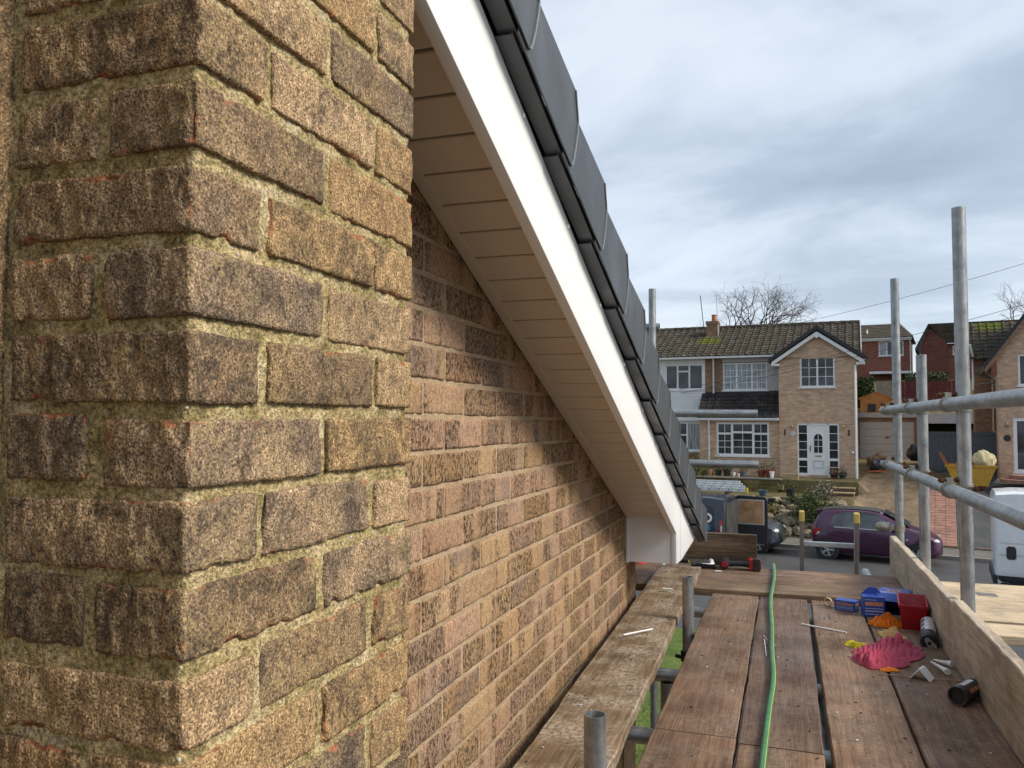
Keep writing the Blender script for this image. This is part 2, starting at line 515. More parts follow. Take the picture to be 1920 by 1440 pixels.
M_BOLD = mat_brick_old(); M_MOLD = mat_mortar_old(); M_BWALL = mat_brick_wall(); M_MWALL = mat_mortar_wall()
M_PVC = mat_pvc(); M_SOFF = mat_pvc('shade_toned_soffit_pvc', (0.64, 0.575, 0.49)); M_VERGE = pm('anthracite_verge_plastic', (0.052, 0.058, 0.064), 0.45, var=0.06, scale=3, spec=0.5)  # soffit: white PVC toned down to tan, its shade put into the colour
M_DECK = mat_wood('worn_brown_board', [(0.125, 0.068, 0.040), (0.208, 0.120, 0.070), (0.285, 0.178, 0.110)], splat=0.22, streak=0.35, speck=0.75, wet=0.12)
M_DECK2 = mat_wood('damp_dark_board', [(0.100, 0.058, 0.040), (0.160, 0.096, 0.066), (0.215, 0.138, 0.098)], splat=0.15, streak=0.4, speck=0.75, wet=0.16)
M_INNER = mat_wood('mortar_splashed_board', [(0.130, 0.078, 0.038), (0.230, 0.150, 0.082), (0.320, 0.228, 0.140)], splat=0.8, streak=0.3, speck=0.8)
M_TOE = mat_wood('pale_dirty_board', [(0.330, 0.245, 0.170), (0.480, 0.380, 0.280), (0.580, 0.485, 0.370)], splat=0.4, streak=0.22, speck=0.4)
M_PALE = mat_wood('new_pale_board', [(0.420, 0.300, 0.180), (0.560, 0.435, 0.285), (0.660, 0.540, 0.385)], splat=0.0, streak=0.12, speck=0.25)
M_STEEL = mat_steel('galvanised_tube'); M_CLAMP = mat_steel('galvanised_clamp', (0.36, 0.33, 0.28), 0.4)
M_RUST = pm('rusty_bolt', (0.14, 0.058, 0.030), 0.85, 0.3, 0.4, 80)
M_BLACK = pm('black_plastic', (0.018, 0.018, 0.02), 0.5, var=0.3)
M_RUBBER = pm('tyre_rubber', (0.022, 0.022, 0.023), 0.85, var=0.3)
M_WHITE = pm('white_paint', (0.78, 0.78, 0.77), 0.45, var=0.05, dirt=0.12)
M_GLASS = mat_glass('window_glass')

# ================================================================== THE HOUSE AT HAND
XC, YC = -0.4875, 0.5623          # outer corner of the chimney breast
XW = XC - 0.225                   # gable wall plane
Z0 = H + 0.0165                   # a brick bed, course 0
CH = 0.075                        # course height


def box_grid(lx, ly, lz, cell):
    """welded surface grid of a box centred on the origin"""
    def lin(L):
        n = max(2, int(round(L / cell)) + 1)
        return np.linspace(-L / 2, L / 2, n)
    A = [lin(lx), lin(ly), lin(lz)]
    V = []; F = []; off = 0
    for ax in range(3):
        b, c = [(1, 2), (2, 0), (0, 1)][ax]
        B, C = np.meshgrid(A[b], A[c], indexing='ij')
        nb, nc = B.shape
        for sgn in (-1, 1):
            P = np.zeros((nb * nc, 3)); P[:, b] = B.ravel(); P[:, c] = C.ravel(); P[:, ax] = sgn * [lx, ly, lz][ax] / 2
            V.append(P)
            i = (np.arange(nb - 1)[:, None] * nc + np.arange(nc - 1)[None, :]).ravel() + off
            q = np.stack([i, i + nc, i + nc + 1, i + 1], 1)
            if sgn < 0:
                q = q[:, ::-1]
            F.append(q); off += nb * nc
    V = np.concatenate(V); F = np.concatenate(F)
    key = np.round(V * 1e5).astype(np.int64)
    _, first, inv = np.unique(key, axis=0, return_index=True, return_inverse=True)
    inv = inv.ravel()
    return V[first], inv[F]


def rough_box(name, lx, ly, lz, cell, seed, rad, amps, chip_depth, mat, chip_thr=0.25, drag=0.0):
    V, F = box_grid(lx, ly, lz, cell)
    hd = np.array([lx, ly, lz]) / 2
    dist = np.sort(hd - np.abs(V), axis=1)
    edge = np.exp(-dist[:, 1] / 0.007)
    inner = np.clip(V, -(hd - rad), hd - rad)
    N = V - inner; ln = np.linalg.norm(N, axis=1, keepdims=True); N = N / np.maximum(ln, 1e-9)
    P = inner + N * rad
    S = P + seed * 1.37
    d = np.zeros(len(P))
    for sc, am in amps:
        d += am * fbm(S * np.array([sc, sc, sc * 0.75]), 3, seed)
    if drag:
        fy = np.clip(np.abs(N[:, 1]) * 2 - 0.8, 0, 1)
        d += fy * (-drag * np.clip(fbm(S * np.array([120, 120, 52]), 3, seed + 31) * 1.6, -0.3, 1.0))
    cn = np.clip((fbm(S * 38, 3, seed + 5) - chip_thr) * 3.0, 0, 1)
    chip = edge * cn
    d -= chip_depth * chip
    # skew the brick a touch, as laid by hand
    P = P + N * d[:, None]
    P[:, 2] += (0.012 * P[:, 1] * math.sin(seed * 2.1) + 0.012 * P[:, 0] * math.cos(seed * 1.3)) * (0.3 if cell > 0.005 else 1.0)
    me = bpy.data.meshes.new(name)
    me.from_pydata(P.tolist(), [], F.tolist())
    me.polygons.foreach_set('use_smooth', [True] * len(me.polygons))
    a = me.attributes.new('chip', 'FLOAT', 'POINT')
    a.data.foreach_set('value', np.clip(chip * 1.4 + edge * 0.34, 0, 1).astype(np.float32))
    me.materials.append(mat); me.update()
    return me


house = tag(empty('brick_house', (XW, 1.0, -0.35)), 'near brick house with rough chimney breast, white bargeboard and new grey verge', 'house')
HX, HY, HZ = house.location


def hl(x, y, z):                  # world -> house local
    return (x - HX, y - HY, z - HZ)


# ---- chimney: mortar core and bricks
CAMPS = [(14, 0.0022), (48, 0.0018), (140, 0.0013)]
core_me = rough_box('chimney', 0.230, 0.424, 1.75, 0.0062, 3, 0.004, [(22, 0.0020), (85, 0.0026)], 0.0, M_MOLD)
core = obj_from('chimney', core_me, house, hl(XC - 0.0060 - 0.115, YC + 0.0066 + 0.212, H + 0.05))
mb = MB(); mb.box(-0.115, 0.113, -0.21, 0.21, -3.0, 0); mb.build('chimney_footing', M_MOLD, core, loc=(0, 0, -0.876))
bi = 0


def chimney_brick(x0, x1, y0, y1, k, near):
    global bi
    bi += 1
    rr = random.Random(bi)
    lx, ly, lz = x1 - x0 - rr.uniform(0.004, 0.007), y1 - y0 - rr.uniform(0.003, 0.007), rr.uniform(0.0590, 0.0635)
    me = rough_box('brick', lx, ly, lz, 0.0040 if near else 0.012, 11 + bi, 0.0024, CAMPS, 0.0060, M_BOLD, 0.22, 0.0030)
    jx = rr.uniform(0.0, 0.003) if x1 > XC - 0.01 else rr.uniform(-0.001, 0.001); jy = -rr.uniform(-0.001, 0.003); jz = rr.uniform(-0.0005, 0.0025)
    o = obj_from('brick', me, core)
    o.location = Vector(hl((x0 + x1) / 2 + jx, (y0 + y1) / 2 + jy, Z0 + k * CH + lz / 2 + jz)) - core.location
    o.rotation_euler = (0, rr.uniform(-0.006, 0.006), rr.uniform(-0.008, 0.008))


for k in range(-11, 12):
    near = -8 <= k <= 8
    if k % 2 == 0:
        chimney_brick(XC - 0.215, XC, YC, YC + 0.1025, k, near)
        chimney_brick(XC - 0.1025, XC, YC + 0.1125, YC + 0.3275, k, near)
        chimney_brick(XC - 0.215, XC, YC + 0.3375, YC + 0.44, k, near)
    else:
        chimney_brick(XC - 0.1025, XC, YC, YC + 0.215, k, near)
        chimney_brick(XC - 0.1025, XC, YC + 0.225, YC + 0.44, k, near)
        chimney_brick(XC - 0.215, XC - 0.1125, YC, YC + 0.215, k, near)
# grit standing out of the joints
mb = MB(); rr = random.Random(4)
for i in range(170):
    k = rr.randint(-7, 7); z = Z0 + k * CH - 0.005 + rr.uniform(-0.003, 0.003); r = rr.uniform(0.0009, 0.0024)
    if rr.random() < 0.65:
        p = (XC - 0.0075 + rr.uniform(-0.001, 0.001), YC + rr.uniform(0, 0.44), z)
    else:
        p = (XC - rr.uniform(0, 0.21), YC + 0.0075, z)
    mb.ball(p, r, 6, 4, (1, 1, 0.8))
o = mb.build('grit', pm('pale_grit', (0.50, 0.47, 0.40), 0.9, var=0.3, scale=300), core, smooth=True, loc=(-HX - core.location.x, -HY - core.location.y, -HZ - core.location.z)); stuff(o)

# ---- gable wall: mortar sheet with bricks bedded in it
SL = 0.4075                                   # roof slope


def soffit_z(y): return 4.634 - SL * y


WY1 = 3.985
wz0 = 2.35
ys = np.arange(0.98, WY1 + 1e-6, 0.0100); ys = np.append(ys[ys < WY1 - 0.004], WY1 - 0.004)
zs = np.arange(wz0, 4.75, 0.0100)
YY, ZZ = np.meshgrid(ys, zs, indexing='ij')
P = np.stack([np.full(YY.size, XW - 0.0030), YY.ravel(), ZZ.ravel()], 1)
P[:, 0] += 0.0012 * fbm(P * 60, 3, 9) + 0.0008 * fbm(P * 14, 2, 4)
ny, nz = YY.shape
i = (np.arange(ny - 1)[:, None] * nz + np.arange(nz - 1)[None, :]).ravel()
Fq = np.stack([i, i + nz, i + nz + 1, i + 1], 1)
Fq = Fq[P[Fq[:, 0], 2] < soffit_z(P[Fq[:, 0], 1]) + 0.02]
P -= np.array([HX, HY, HZ])
me = bpy.data.meshes.new('gable_wall'); me.from_pydata(P.tolist(), [], Fq.tolist()); me.materials.append(M_MWALL)
me.polygons.foreach_set('use_smooth', [True] * len(me.polygons)); me.update()
gable = obj_from('gable_wall', me, house)
ret_me = rough_box('return_wall', 0.03, 1.5, 1.75, 0.010, 5, 0.004, [(9, 0.004), (60, 0.003)], 0.0, M_BOLD)
obj_from('return_wall', ret_me, house, hl(XW - 0.015, YC + 0.05 - 0.75, H + 0.05))
M_NEARBOND = mat_farbrick('buff_brickwork', (0.36, 0.23, 0.12), (0.30, 0.19, 0.10), (0.38, 0.27, 0.17))
mb = MB()
mb.box(*[c for ab in zip(hl(XW - 0.30, -2.5, -0.4), hl(XW - 0.012, WY1 - 0.004, wz0)) for c in ab])
mb.prism([(-2.5 - HY, wz0 - HZ), (WY1 - 0.004 - HY, wz0 - HZ), (WY1 - 0.004 - HY, soffit_z(WY1) - HZ + 0.05), (-2.5 - HY, soffit_z(-2.5) + 0.05 - HZ)], -0.30, -0.012, 'yz')
mb.build('wall_core', M_NEARBOND, house)
mb = MB(); mb.box(*[c for ab in zip(hl(-8.0, WY1 - 0.30, -0.4), hl(XW - 0.002, WY1 - 0.006, 3.0)) for c in ab]); mb.build('front_wall', M_NEARBOND, house)

WV = [rough_box('brick', 0.060, 0.2150, 0.0652, 0.0055, 200 + s, 0.003, [(25, 0.0010), (90, 0.0011)], 0.0022, M_BWALL, 0.15) for s in range(9)]
WH = [rough_box('brick', 0.060, 0.1025, 0.0652, 0.0055, 260 + s, 0.003, [(25, 0.0010), (90, 0.0011)], 0.0022, M_BWALL, 0.15) for s in range(3)]
rr = random.Random(21)
ycorner = WY1
for k in range(-13, 16):
    zc = Z0 + k * CH
    if zc < 2.56:
        continue
    y = ycorner - (0.1025 if k % 2 else 0.215)
    first = True
    while y > 0.2:
        L = 0.1025 if (first and k % 2) else 0.215
        first = False
        ytop = y + L
        hidden = (YC - 0.02 < y and ytop < YC + 0.435)
        below_soffit = zc < soffit_z(y) + 0.02
        front = ytop < YC + 0.06
        if below_soffit and not hidden and y > 0.9:
            o = obj_from('brick', rr.choice(WH if L < 0.2 else WV), gable)
            o.location = hl(XW - 0.030 + rr.uniform(-0.0008, 0.0014), y + L / 2 + rr.uniform(-0.0015, 0.0015), zc + 0.0327 + rr.uniform(-0.001, 0.001))
            o.rotation_euler = (rr.uniform(-0.004, 0.004) + (math.pi if rr.random() < 0.5 else 0), 0, rr.uniform(-0.004, 0.004))
        y -= 0.225

# ---- soffit: hollow boards laid across the slope, trim against the wall
TH = math.atan(SL); CT, ST = math.cos(TH), math.sin(TH)


def slope_pt(y, n, base):                    # n measured square to the slope from the line z = base - SL*y
    return (y + n * ST, base - SL * y + n * CT)


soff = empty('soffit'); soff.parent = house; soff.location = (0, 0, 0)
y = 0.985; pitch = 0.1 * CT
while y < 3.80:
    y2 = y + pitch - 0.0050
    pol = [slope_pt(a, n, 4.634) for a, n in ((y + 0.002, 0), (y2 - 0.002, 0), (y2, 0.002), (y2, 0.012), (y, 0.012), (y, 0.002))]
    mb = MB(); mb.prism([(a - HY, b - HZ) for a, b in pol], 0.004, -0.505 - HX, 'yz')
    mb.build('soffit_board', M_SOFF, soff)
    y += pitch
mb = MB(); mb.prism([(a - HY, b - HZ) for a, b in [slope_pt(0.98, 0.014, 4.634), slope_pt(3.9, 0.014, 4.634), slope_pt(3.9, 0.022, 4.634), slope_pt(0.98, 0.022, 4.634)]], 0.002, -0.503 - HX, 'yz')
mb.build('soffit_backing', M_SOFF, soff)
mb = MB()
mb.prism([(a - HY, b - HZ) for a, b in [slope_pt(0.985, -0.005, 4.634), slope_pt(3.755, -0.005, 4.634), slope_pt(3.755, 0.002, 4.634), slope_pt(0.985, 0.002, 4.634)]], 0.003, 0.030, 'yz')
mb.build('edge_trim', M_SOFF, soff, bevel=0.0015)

# ---- bargeboard with boxed end at the eaves
YE = 4.56


def barge_z(y): return 4.568 - SL * y


pol = [(1.0025, barge_z(1.0025)), (3.735, barge_z(3.735)), (3.735, 2.905), (3.93, 2.895), (YE, 2.918), (YE, 2.962), (YE - 0.06, barge_z(YE - 0.06) + 0.194), (1.0025, barge_z(1.0025) + 0.194)]
mb = MB(); mb.prism([(a - HY, b - HZ) for a, b in pol], -0.506 - HX, -0.480 - HX, 'yz')
barge = mb.build('bargeboard', M_PVC, house, bevel=0.005, smooth=True)
mb = MB(); mb.box(-0.4800 - HX, -0.4778 - HX, 3.86 - HY, 3.864 - HY, 2.905 - HZ, barge_z(3.86) + 0.19 - HZ)
mb.build('joint_trim', M_PVC, barge)
mb = MB(); mb.box(0.003, -0.507 - HX, 3.738 - HY, 3.748 - HY, 2.905 - HZ, soffit_z(3.74) + 0.03 - HZ)
mb.box(0.003, -0.507 - HX, 3.748 - HY, YE - HY, 2.903 - HZ, 2.912 - HZ)
mb.build('box_end', M_PVC, house, bevel=0.002)
mb = MB(); mb.box(0.0, 0.012, 3.730 - HY, 3.738 - HY, 2.90 - HZ, soffit_z(3.74) + 0.02 - HZ); mb.build('corner_bead', M_PVC, house, bevel=0.002)
mb = MB(); rr = random.Random(5)
yy = 1.12
while yy < 4.5:
    mb = MB(); mb.ball((-0.479 - HX, yy - HY, barge_z(yy) + 0.176 - HZ), 0.0065, 10, 6, (0.7, 1, 1)); mb.build('nail_cap', M_WHITE, barge, smooth=True); yy += 0.34
# bead of sealant where the board meets the chimney
mb = MB(); pts = []
for k in range(16):
    t = k / 15; z = barge_z(1.0) + 0.20 * (1 - t) + 0.0
    pts.append((-0.486 - HX + 0.004 * n1d(k * 0.7, 3), 1.0035 + 0.004 * n1d(k * 0.9, 5) - HY, z - HZ))
mb.tube(pts, [0.006 + 0.004 * abs(n1d(k * 0.8, 8)) for k in range(16)], 8)
mb.build('sealant_bead', M_WHITE, house, smooth=True)

# ---- roof slab and dry-verge units
roof_base = 4.772
mb = MB(); pol = [slope_pt(-2.4, 0.03, roof_base), slope_pt(4.50, 0.03, roof_base), slope_pt(4.50, 0.10, roof_base), slope_pt(-2.4, 0.10, roof_base)]
mb.prism([(a - HY, b - HZ) for a, b in pol], -6.0, -0.50 - HX, 'yz')
roof = mb.build('roof', pm('grey_concrete_tile', (0.07, 0.075, 0.08), 0.8), house)


def sp(s, n, y0):                            # slope coords from the unit's lower corner
    return (y0 + s * CT + n * ST - HY, roof_base - SL * y0 - s * ST + n * CT - HZ)


XO = -0.430
M_RIM = pm('verge_rim_edge', (0.20, 0.21, 0.215), 0.4, var=0.1)
for k in range(-2, 11):
    y0 = 1.646 + 0.2975 * k
    ulen = 0.372
    ytop = max(-ulen, (1.004 - y0) / CT)
    # outer side plate: rounded lower end, notch at the top, upper end tucked under its neighbour
    low = [(0.000, 0.0), (0.006, 0.018), (0.010, 0.05), (0.011, 0.09), (0.008, 0.125), (0.0, 0.138)]
    up = ytop
    f = (up + 0.052) / (-ulen + 0.052)
    n_up = 0.181 - 0.050 * f
    drop = 0.010 * (-up / ulen)
    pol = [sp(s, n, y0) for s, n in low] + [sp(-0.036, 0.1815, y0), sp(up, n_up, y0), sp(up, -drop, y0)]
    mb = MB(); mb.prism(pol, XO - 0.0035 - HX, XO - HX, 'yz')
    # underside return and inner lip
    mb.prism([sp(0.0, 0.0, y0), sp(0.0, -0.003, y0), sp(up, -drop - 0.003, y0), sp(up, -drop, y0)], -0.474 - HX, XO - 0.010 - HX, 'yz')
    mb.prism([sp(0.0, 0.0, y0), sp(0.0, 0.016, y0), sp(up, 0.016 - drop, y0), sp(up, -drop, y0)], XO - 0.0135 - HX, XO - 0.0105 - HX, 'yz')
    mb.prism([sp(0.0, 0.0, y0), sp(0.002, 0.03, y0), sp(-0.003, 0.03, y0), sp(-0.003, 0.0, y0)], -0.474 - HX, XO - 0.010 - HX, 'yz')
    # top return on to the tiles
    mb.prism([sp(-0.036, 0.1815, y0), sp(-0.036, 0.178, y0), sp(up, n_up - 0.0035, y0), sp(up, n_up, y0)], -0.56 - HX, XO - 0.003 - HX, 'yz')
    mb.v = [(x - 0.0055 * min(max((y0 - HY - yv) / 0.345, 0), 1), yv, zv) for x, yv, zv in mb.v]
    tilt = mb.build('verge_cap', M_VERGE, house)
    # raised rim following the lower end, proud of the unit below
    mb = MB(); rim = [(s, n) for s, n in low] + [(-0.012, 0.150), (-0.034, 0.178)]
    rimo = [sp(s + 0.0005, n, y0) for s, n in rim] + [sp(s - 0.0055, n - 0.001, y0) for s, n in rim[::-1]]
    mb.prism(rimo, XO - HX + 0.0002, XO - HX + 0.0030, 'yz')
    mb.build('rim', M_RIM, tilt)

# ================================================================== SCAFFOLD
DK = 2.685                                   # top of the long deck boards
GZ = -0.36                                   # near ground
scaf = tag(empty('scaffolding', (0.63, 3.4, GZ)), 'galvanised tube scaffold frame with double guard rails and clamps round the board platform', 'scaffolding')
SX, SY, SZ = scaf.location


def sl(x, y, z): return (x - SX, y - SY, z - SZ)


def stube(name, a, b):
    mb = MB(); L = (Vector(b) - Vector(a)).length
    hollow(mb, (0, 0, 0), (0, 0, L))
    o = mb.build(name, M_STEEL, scaf, smooth=True)
    o.location = sl(*a)
    o.rotation_mode = 'QUATERNION'
    o.rotation_quaternion = (Vector(b) - Vector(a)).to_track_quat('Z', 'Y')
    return o


PX = 0.630; RX = PX - 0.050
stand = [(PX, 3.396, 4.373, 0.006), (PX, 4.348, 3.890, 0.004), (PX, 5.291, 4.427, 0.012)]
for x, y, zt, ln in stand:
    stube('standard', (x + ln, y, GZ + 0.01), (x, y, zt))
stube('standard', (-0.832, 5.30, GZ + 0.01), (-0.832, 5.30, 4.44))
stube('standard', (-0.398, 3.46, GZ + 0.01), (-0.398, 3.46, 2.905))
stube('standard', (-0.388, 1.685, GZ + 0.01), (-0.388, 1.685, 2.936))
stube('standard', (-0.425, 3.02, GZ + 0.01), (-0.425, 3.02, 2.598))
stube('guard_rail', (RX, 5.54, 3.636), (RX, 0.6, 3.612))
stube('guard_rail', (RX, 5.52, 3.306), (RX, 0.6, 3.300))
stube('guard_rail', (-0.168, 5.25, 3.612), (-2.6, 5.25, 3.618))
stube('guard_rail', (-0.165, 5.25, 3.292), (-2.6, 5.25, 3.297))
stube('guard_rail', (-0.79, 5.33, 4.19), (-2.0, 5.36, 4.20))
stube('ledger', (PX + 0.05, 5.6, 2.562), (PX + 0.05, 0.4, 2.562))
stube('ledger', (0.094, 0.4, 2.573), (0.094, 4.22, 2.573))  # added tube, unseen: blocks the view through the wide board gap to darken it
for y in (1.62, 2.42, 3.02, 4.06):
    stube('transom', (-0.69, y, 2.6225), (0.78, y, 2.6225))
for x in (-1.1, -0.2, 0.45):
    stube('transom', (x, 4.15, 2.620), (x, 5.40, 2.640))
stube('transom', (0.70, 3.80, 2.618), (0.70, 5.10, 2.618)); stube('transom', (1.10, 3.80, 2.618), (1.10, 5.10, 2.618))
stube('ledger', (PX + 0.05, 4.70, 2.566), (1.6, 4.70, 2.566)); stube('standard', (1.45, 4.75, GZ + 0.01), (1.45, 4.75, 2.59))
stube('ledger', (-1.6, 5.27, 2.59), (0.75, 5.27, 2.59))


def coupler(c, zrail, y):
    """right-angle clamp binding rail and standard"""
    mb = MB(); b = len(mb.v)
    for dy in (-0.013, 0.013):
        mb.lathe([(0.0245, dy - 0.004), (0.0305, dy - 0.004), (0.0305, dy + 0.004), (0.0245, dy + 0.004)], (0, 0, 0), 'y', 20, closed=True)
    mb.lathe([(0.0248, -0.012), (0.0275, -0.012), (0.0275, 0.012), (0.0248, 0.012)], (0, 0, 0), 'y', 20, closed=True)
    for dz in (-0.020, 0.020):
        mb.lathe([(0.0245, dz - 0.005), (0.0300, dz - 0.005), (0.0300, dz + 0.005), (0.0245, dz + 0.005)], (0.050, 0.0, 0), 'z', 20, closed=True)
    mb.box(0.016, 0.034, -0.022, 0.022, -0.022, 0.022)
    mb.box(-0.012, 0.010, -0.016, 0.016, 0.028, 0.046); mb.box(0.070, 0.092, -0.014, 0.014, -0.016, 0.016)
    o = mb.build('coupler', M_CLAMP, scaf, smooth=True, loc=sl(RX, y, zrail))
    mb = MB()
    for p0, p1 in (((-0.040, -0.008, 0.036), (0.045, 0.006, 0.040)), ((0.082, -0.045, 0.010), (0.082, 0.040, 0.012))):
        mb.tube([p0, p1], 0.0055, 8)
        d = Vector(p1) - Vector(p0)
        for f_ in (0.08, 0.72):
            q = Vector(p0) + d * f_
            mb.tube([q, q + d.normalized() * 0.011], 0.0115, 6)
    mb.build('bolt', M_RUST, o)


for x, y, zt, ln in stand:
    coupler(None, 3.6245 + (y - 3.4) * 0.004, y - 0.001)
    coupler(None, 3.3022 + (y - 3.4) * 0.0012, y - 0.001)
mb = MB(); mb.lathe([(0.0245, -0.018), (0.031, -0.018), (0.031, 0.018), (0.0245, 0.018)], (0, 0, 0), 'z', 20, closed=True); mb.box(-0.05, -0.02, -0.012, 0.012, -0.012, 0.012)
mb.build('coupler', M_CLAMP, scaf, smooth=True, loc=sl(PX + 0.002, 5.291, 2.93))
mb = MB(); mb.tube([(-0.10, 0, 0), (-0.055, 0, 0)], 0.030, 16); mb.ball((-0.10, 0, 0), 0.030, 14, 8); mb.build('tube_cap', M_CLAMP, scaf, smooth=True, loc=sl(PX, 5.29, 2.935))
for (x, y, z) in ((-0.398, 3.46, 2.575), (-0.388, 1.685, 2.575)):
    mb = MB(); mb.lathe([(0.0245, -0.02), (0.032, -0.02), (0.032, 0.02), (0.0245, 0.02)], (0, 0, 0), 'z', 16, closed=True); mb.tube([(-0.05, -0.01, 0), (0.0, -0.035, 0)], 0.008, 8)
    mb.build('coupler', M_BLACK, scaf, smooth=True, loc=sl(x, y, z))


# ---- scaffold boards (each lies loose)
def board(name, label, p0, p1, W, T, mat, seed, ztop0, ztop1, group=None, cat='board', edge=0.0022):
    """board from p0 to p1 (xy, centre line), tops at ztop0/ztop1; grain along local y"""
    a = Vector((p0[0], p0[1], ztop0)); b = Vector((p1[0], p1[1], ztop1)); L = (b - a).length
    ns = max(8, int(L / 0.035)); prof = []
    c = 0.0035
    xs = [-W / 2, -W / 2 + c, -W / 4, 0, W / 4, W / 2 - c, W / 2]
    vs = []; per = 0
    for i in range(ns + 1):
        y = L * i / ns
        e0 = edge * n1d(y * 9 + seed, seed) + 0.5 * edge * n1d(y * 40, seed + 1); e1 = edge * n1d(y * 9 + 7, seed + 2) + 0.5 * edge * n1d(y * 40, seed + 3)
        cup = 0.0012 * n1d(seed * 1.3, 4); w1 = 0.0015 * n1d(y * 1.5, seed + 6)
        ring = [(-W / 2 + e0, -T + c), (-W / 2 + e0, -c), (-W / 2 + c + e0, 0), (-W / 4, cup + w1), (0, cup * 1.5 + w1), (W / 4, cup + w1), (W / 2 - c + e1, 0), (W / 2 + e1, -c), (W / 2 + e1, -T + c), (W / 2 - c + e1, -T), (-W / 2 + c + e0, -T)]
        per = len(ring)
        for x, z in ring:
            vs.append((x, y, z))
    fs = []
    for i in range(ns):
        for k in range(per):
            k2 = (k + 1) % per
            fs.append((i * per + k, (i + 1) * per + k, (i + 1) * per + k2, i * per + k2))
    fs.append(tuple(range(per))); fs.append(tuple(ns * per + k for k in range(per - 1, -1, -1)))
    o = mesh_obj(name, vs, fs, mat, smooth=True, sharp=30)
    d = (b - a).normalized()
    o.location = a
    o.rotation_euler = (math.asin(d.z), 0, math.atan2(-d.x, d.y))
    if label:
        tag(o, label, cat, group)
    return o


GB = 'long boards of the working platform'
xe = [-0.366, -0.137, 0.095, 0.3275, 0.5610]
lab_far = ['long brown deck board along the gap beside the inner board', 'dark deck board left of the green hose, second from the gap',
           'brown deck board right of the wide open gap, under the small blue box', 'rightmost long deck board against the toe board, under the red tub']
mats = [M_DECK, M_DECK2, M_DECK, M_DECK]
gaps = [(0.0, 0.003), (0.003, 0.010), (0.010, 0.004), (0.004, 0.0)]
butt = [2.325, 2.29, 2.16, 1.30]
for i in range(4):
    xa, xb = xe[i] + gaps[i][0], xe[i + 1] - gaps[i][1]
    board('scaffold_board', lab_far[i], ((xa + xb) / 2, butt[i] + 0.002), ((xa + xb) / 2 + (0.002 if i == 1 else 0), 4.236), xb - xa, 0.038, mats[i], 10 + i, DK, DK, GB)
lab_near = ['brown board butted to the near end of the leftmost deck board', 'nearest board under the green hose at the bottom edge', 'nearest brown board right of the wide gap at the bottom edge']
for i in range(3):
    xa, xb = xe[i] + gaps[i][0], xe[i + 1] - gaps[i][1]
    board('scaffold_board', lab_near[i], ((xa + xb) / 2, 0.4), ((xa + xb) / 2, butt[i] - 0.002), xb - xa, 0.038, M_DECK, 20 + i, DK + 0.001, DK - 0.001 * i, GB)
TT = 2.706
labs = ['transverse board nearest the long deck boards, with pale bare edge', 'middle transverse board at the end of the platform, drill resting near it', 'outermost transverse board at the street end under the ladder']
for i in range(3):
    y = 4.245 + 0.1125 + i * 0.2285
    board('scaffold_board', labs[i], (-1.75, y), (0.556, y), 0.225, 0.038, [M_TOE, M_DECK, M_DECK][i] if i else mat_wood('worn_tan_board', [(0.130, 0.080, 0.045), (0.250, 0.160, 0.092), (0.350, 0.235, 0.140)], splat=0.1, speck=0.6), 40 + i, TT, TT, 'transverse boards at the street end')
board('scaffold_board', 'weathered inner board lying beside the brick wall, splashed with dried mortar', (-0.517, 0.75), (-0.5725, 4.63), 0.224, 0.038, M_INNER, 51, 2.686, TT + 0.040, edge=0.004)


def edge_board(name, label, x0, y0, x1, y1, zb, hgt, T, mat, seed):
    """board standing on edge from (x0,y0) to (x1,y1)"""
    o = board(name, label, (x0, y0), (x1, y1), hgt, T, mat, seed, 0, 0, edge=0.0045, cat='board')
    d = Vector((x1 - x0, y1 - y0, 0)).normalized()
    xr = Vector((0, 0, 1))
    m = Matrix((xr, d, xr.cross(d))).transposed()
    o.rotation_euler = m.to_euler(); o.location = (x0, y0, zb + hgt / 2)
    return o


edge_board('toe_board', 'pale dirty toe board on edge along the right side of the platform, far length', 0.5640, 3.30, 0.5640, 5.16, DK - 0.030, 0.246, 0.036, M_TOE, 61)
edge_board('toe_board', 'pale toe board on edge nearest the camera, ragged top edge, dark canister beside it', 0.5632, 0.7, 0.5640, 3.297, DK - 0.030, 0.259, 0.037, M_TOE, 62)
edge_board('toe_board', 'dark grained board on edge across the street end, behind the drill', -0.172, 4.950, -1.6, 4.985, TT + 0.001, 0.188, 0.036, mat_wood('knotty_board', [(0.080, 0.048, 0.024), (0.170, 0.105, 0.055), (0.250, 0.165, 0.095)], splat=0.0, streak=0.7, speck=0.3, grain=2.5), 63)
GBAY = 'new pale boards outside the toe board'
bay = [(3.82, 4.045, 1.62, 'nearest pale new board outside the toe board'), (4.095, 4.32, 1.60, 'second pale board outside the toe board, beyond the narrow gap'), (4.325, 4.55, 1.58, 'third pale board outside the toe board'), (4.555, 4.78, 1.40, 'fourth pale board outside the toe board, with a steel nail plate'), (4.785, 5.01, 1.215, 'farthest and shortest pale board outside the toe board, by the white van')]
for i, (y0, y1, x1, lb) in enumerate(bay):
    board('scaffold_board', lb, (0.668, (y0 + y1) / 2), (x1, (y0 + y1) / 2 + 0.004 * i), y1 - y0 - 0.003, 0.038, M_PALE, 70 + i, DK - 0.004, DK - 0.004, GBAY)
mb = MB(); mb.box(0.915, 1.005, 4.66, 4.735, DK - 0.003, DK - 0.0012)
np_ = mb.build('nail_plate', M_CLAMP); tag(np_, 'small perforated steel nail plate on the pale boards', 'plate')
mb = MB()
for ix in range(6):
    for iy in range(4):
        mb.lathe([(0.004, DK - 0.0012), (0.003, DK - 0.0004)], (0.924 + ix * 0.0145, 4.669 + iy * 0.018, 0), 'z', 6)
mb.build('perforation', M_BLACK, np_)

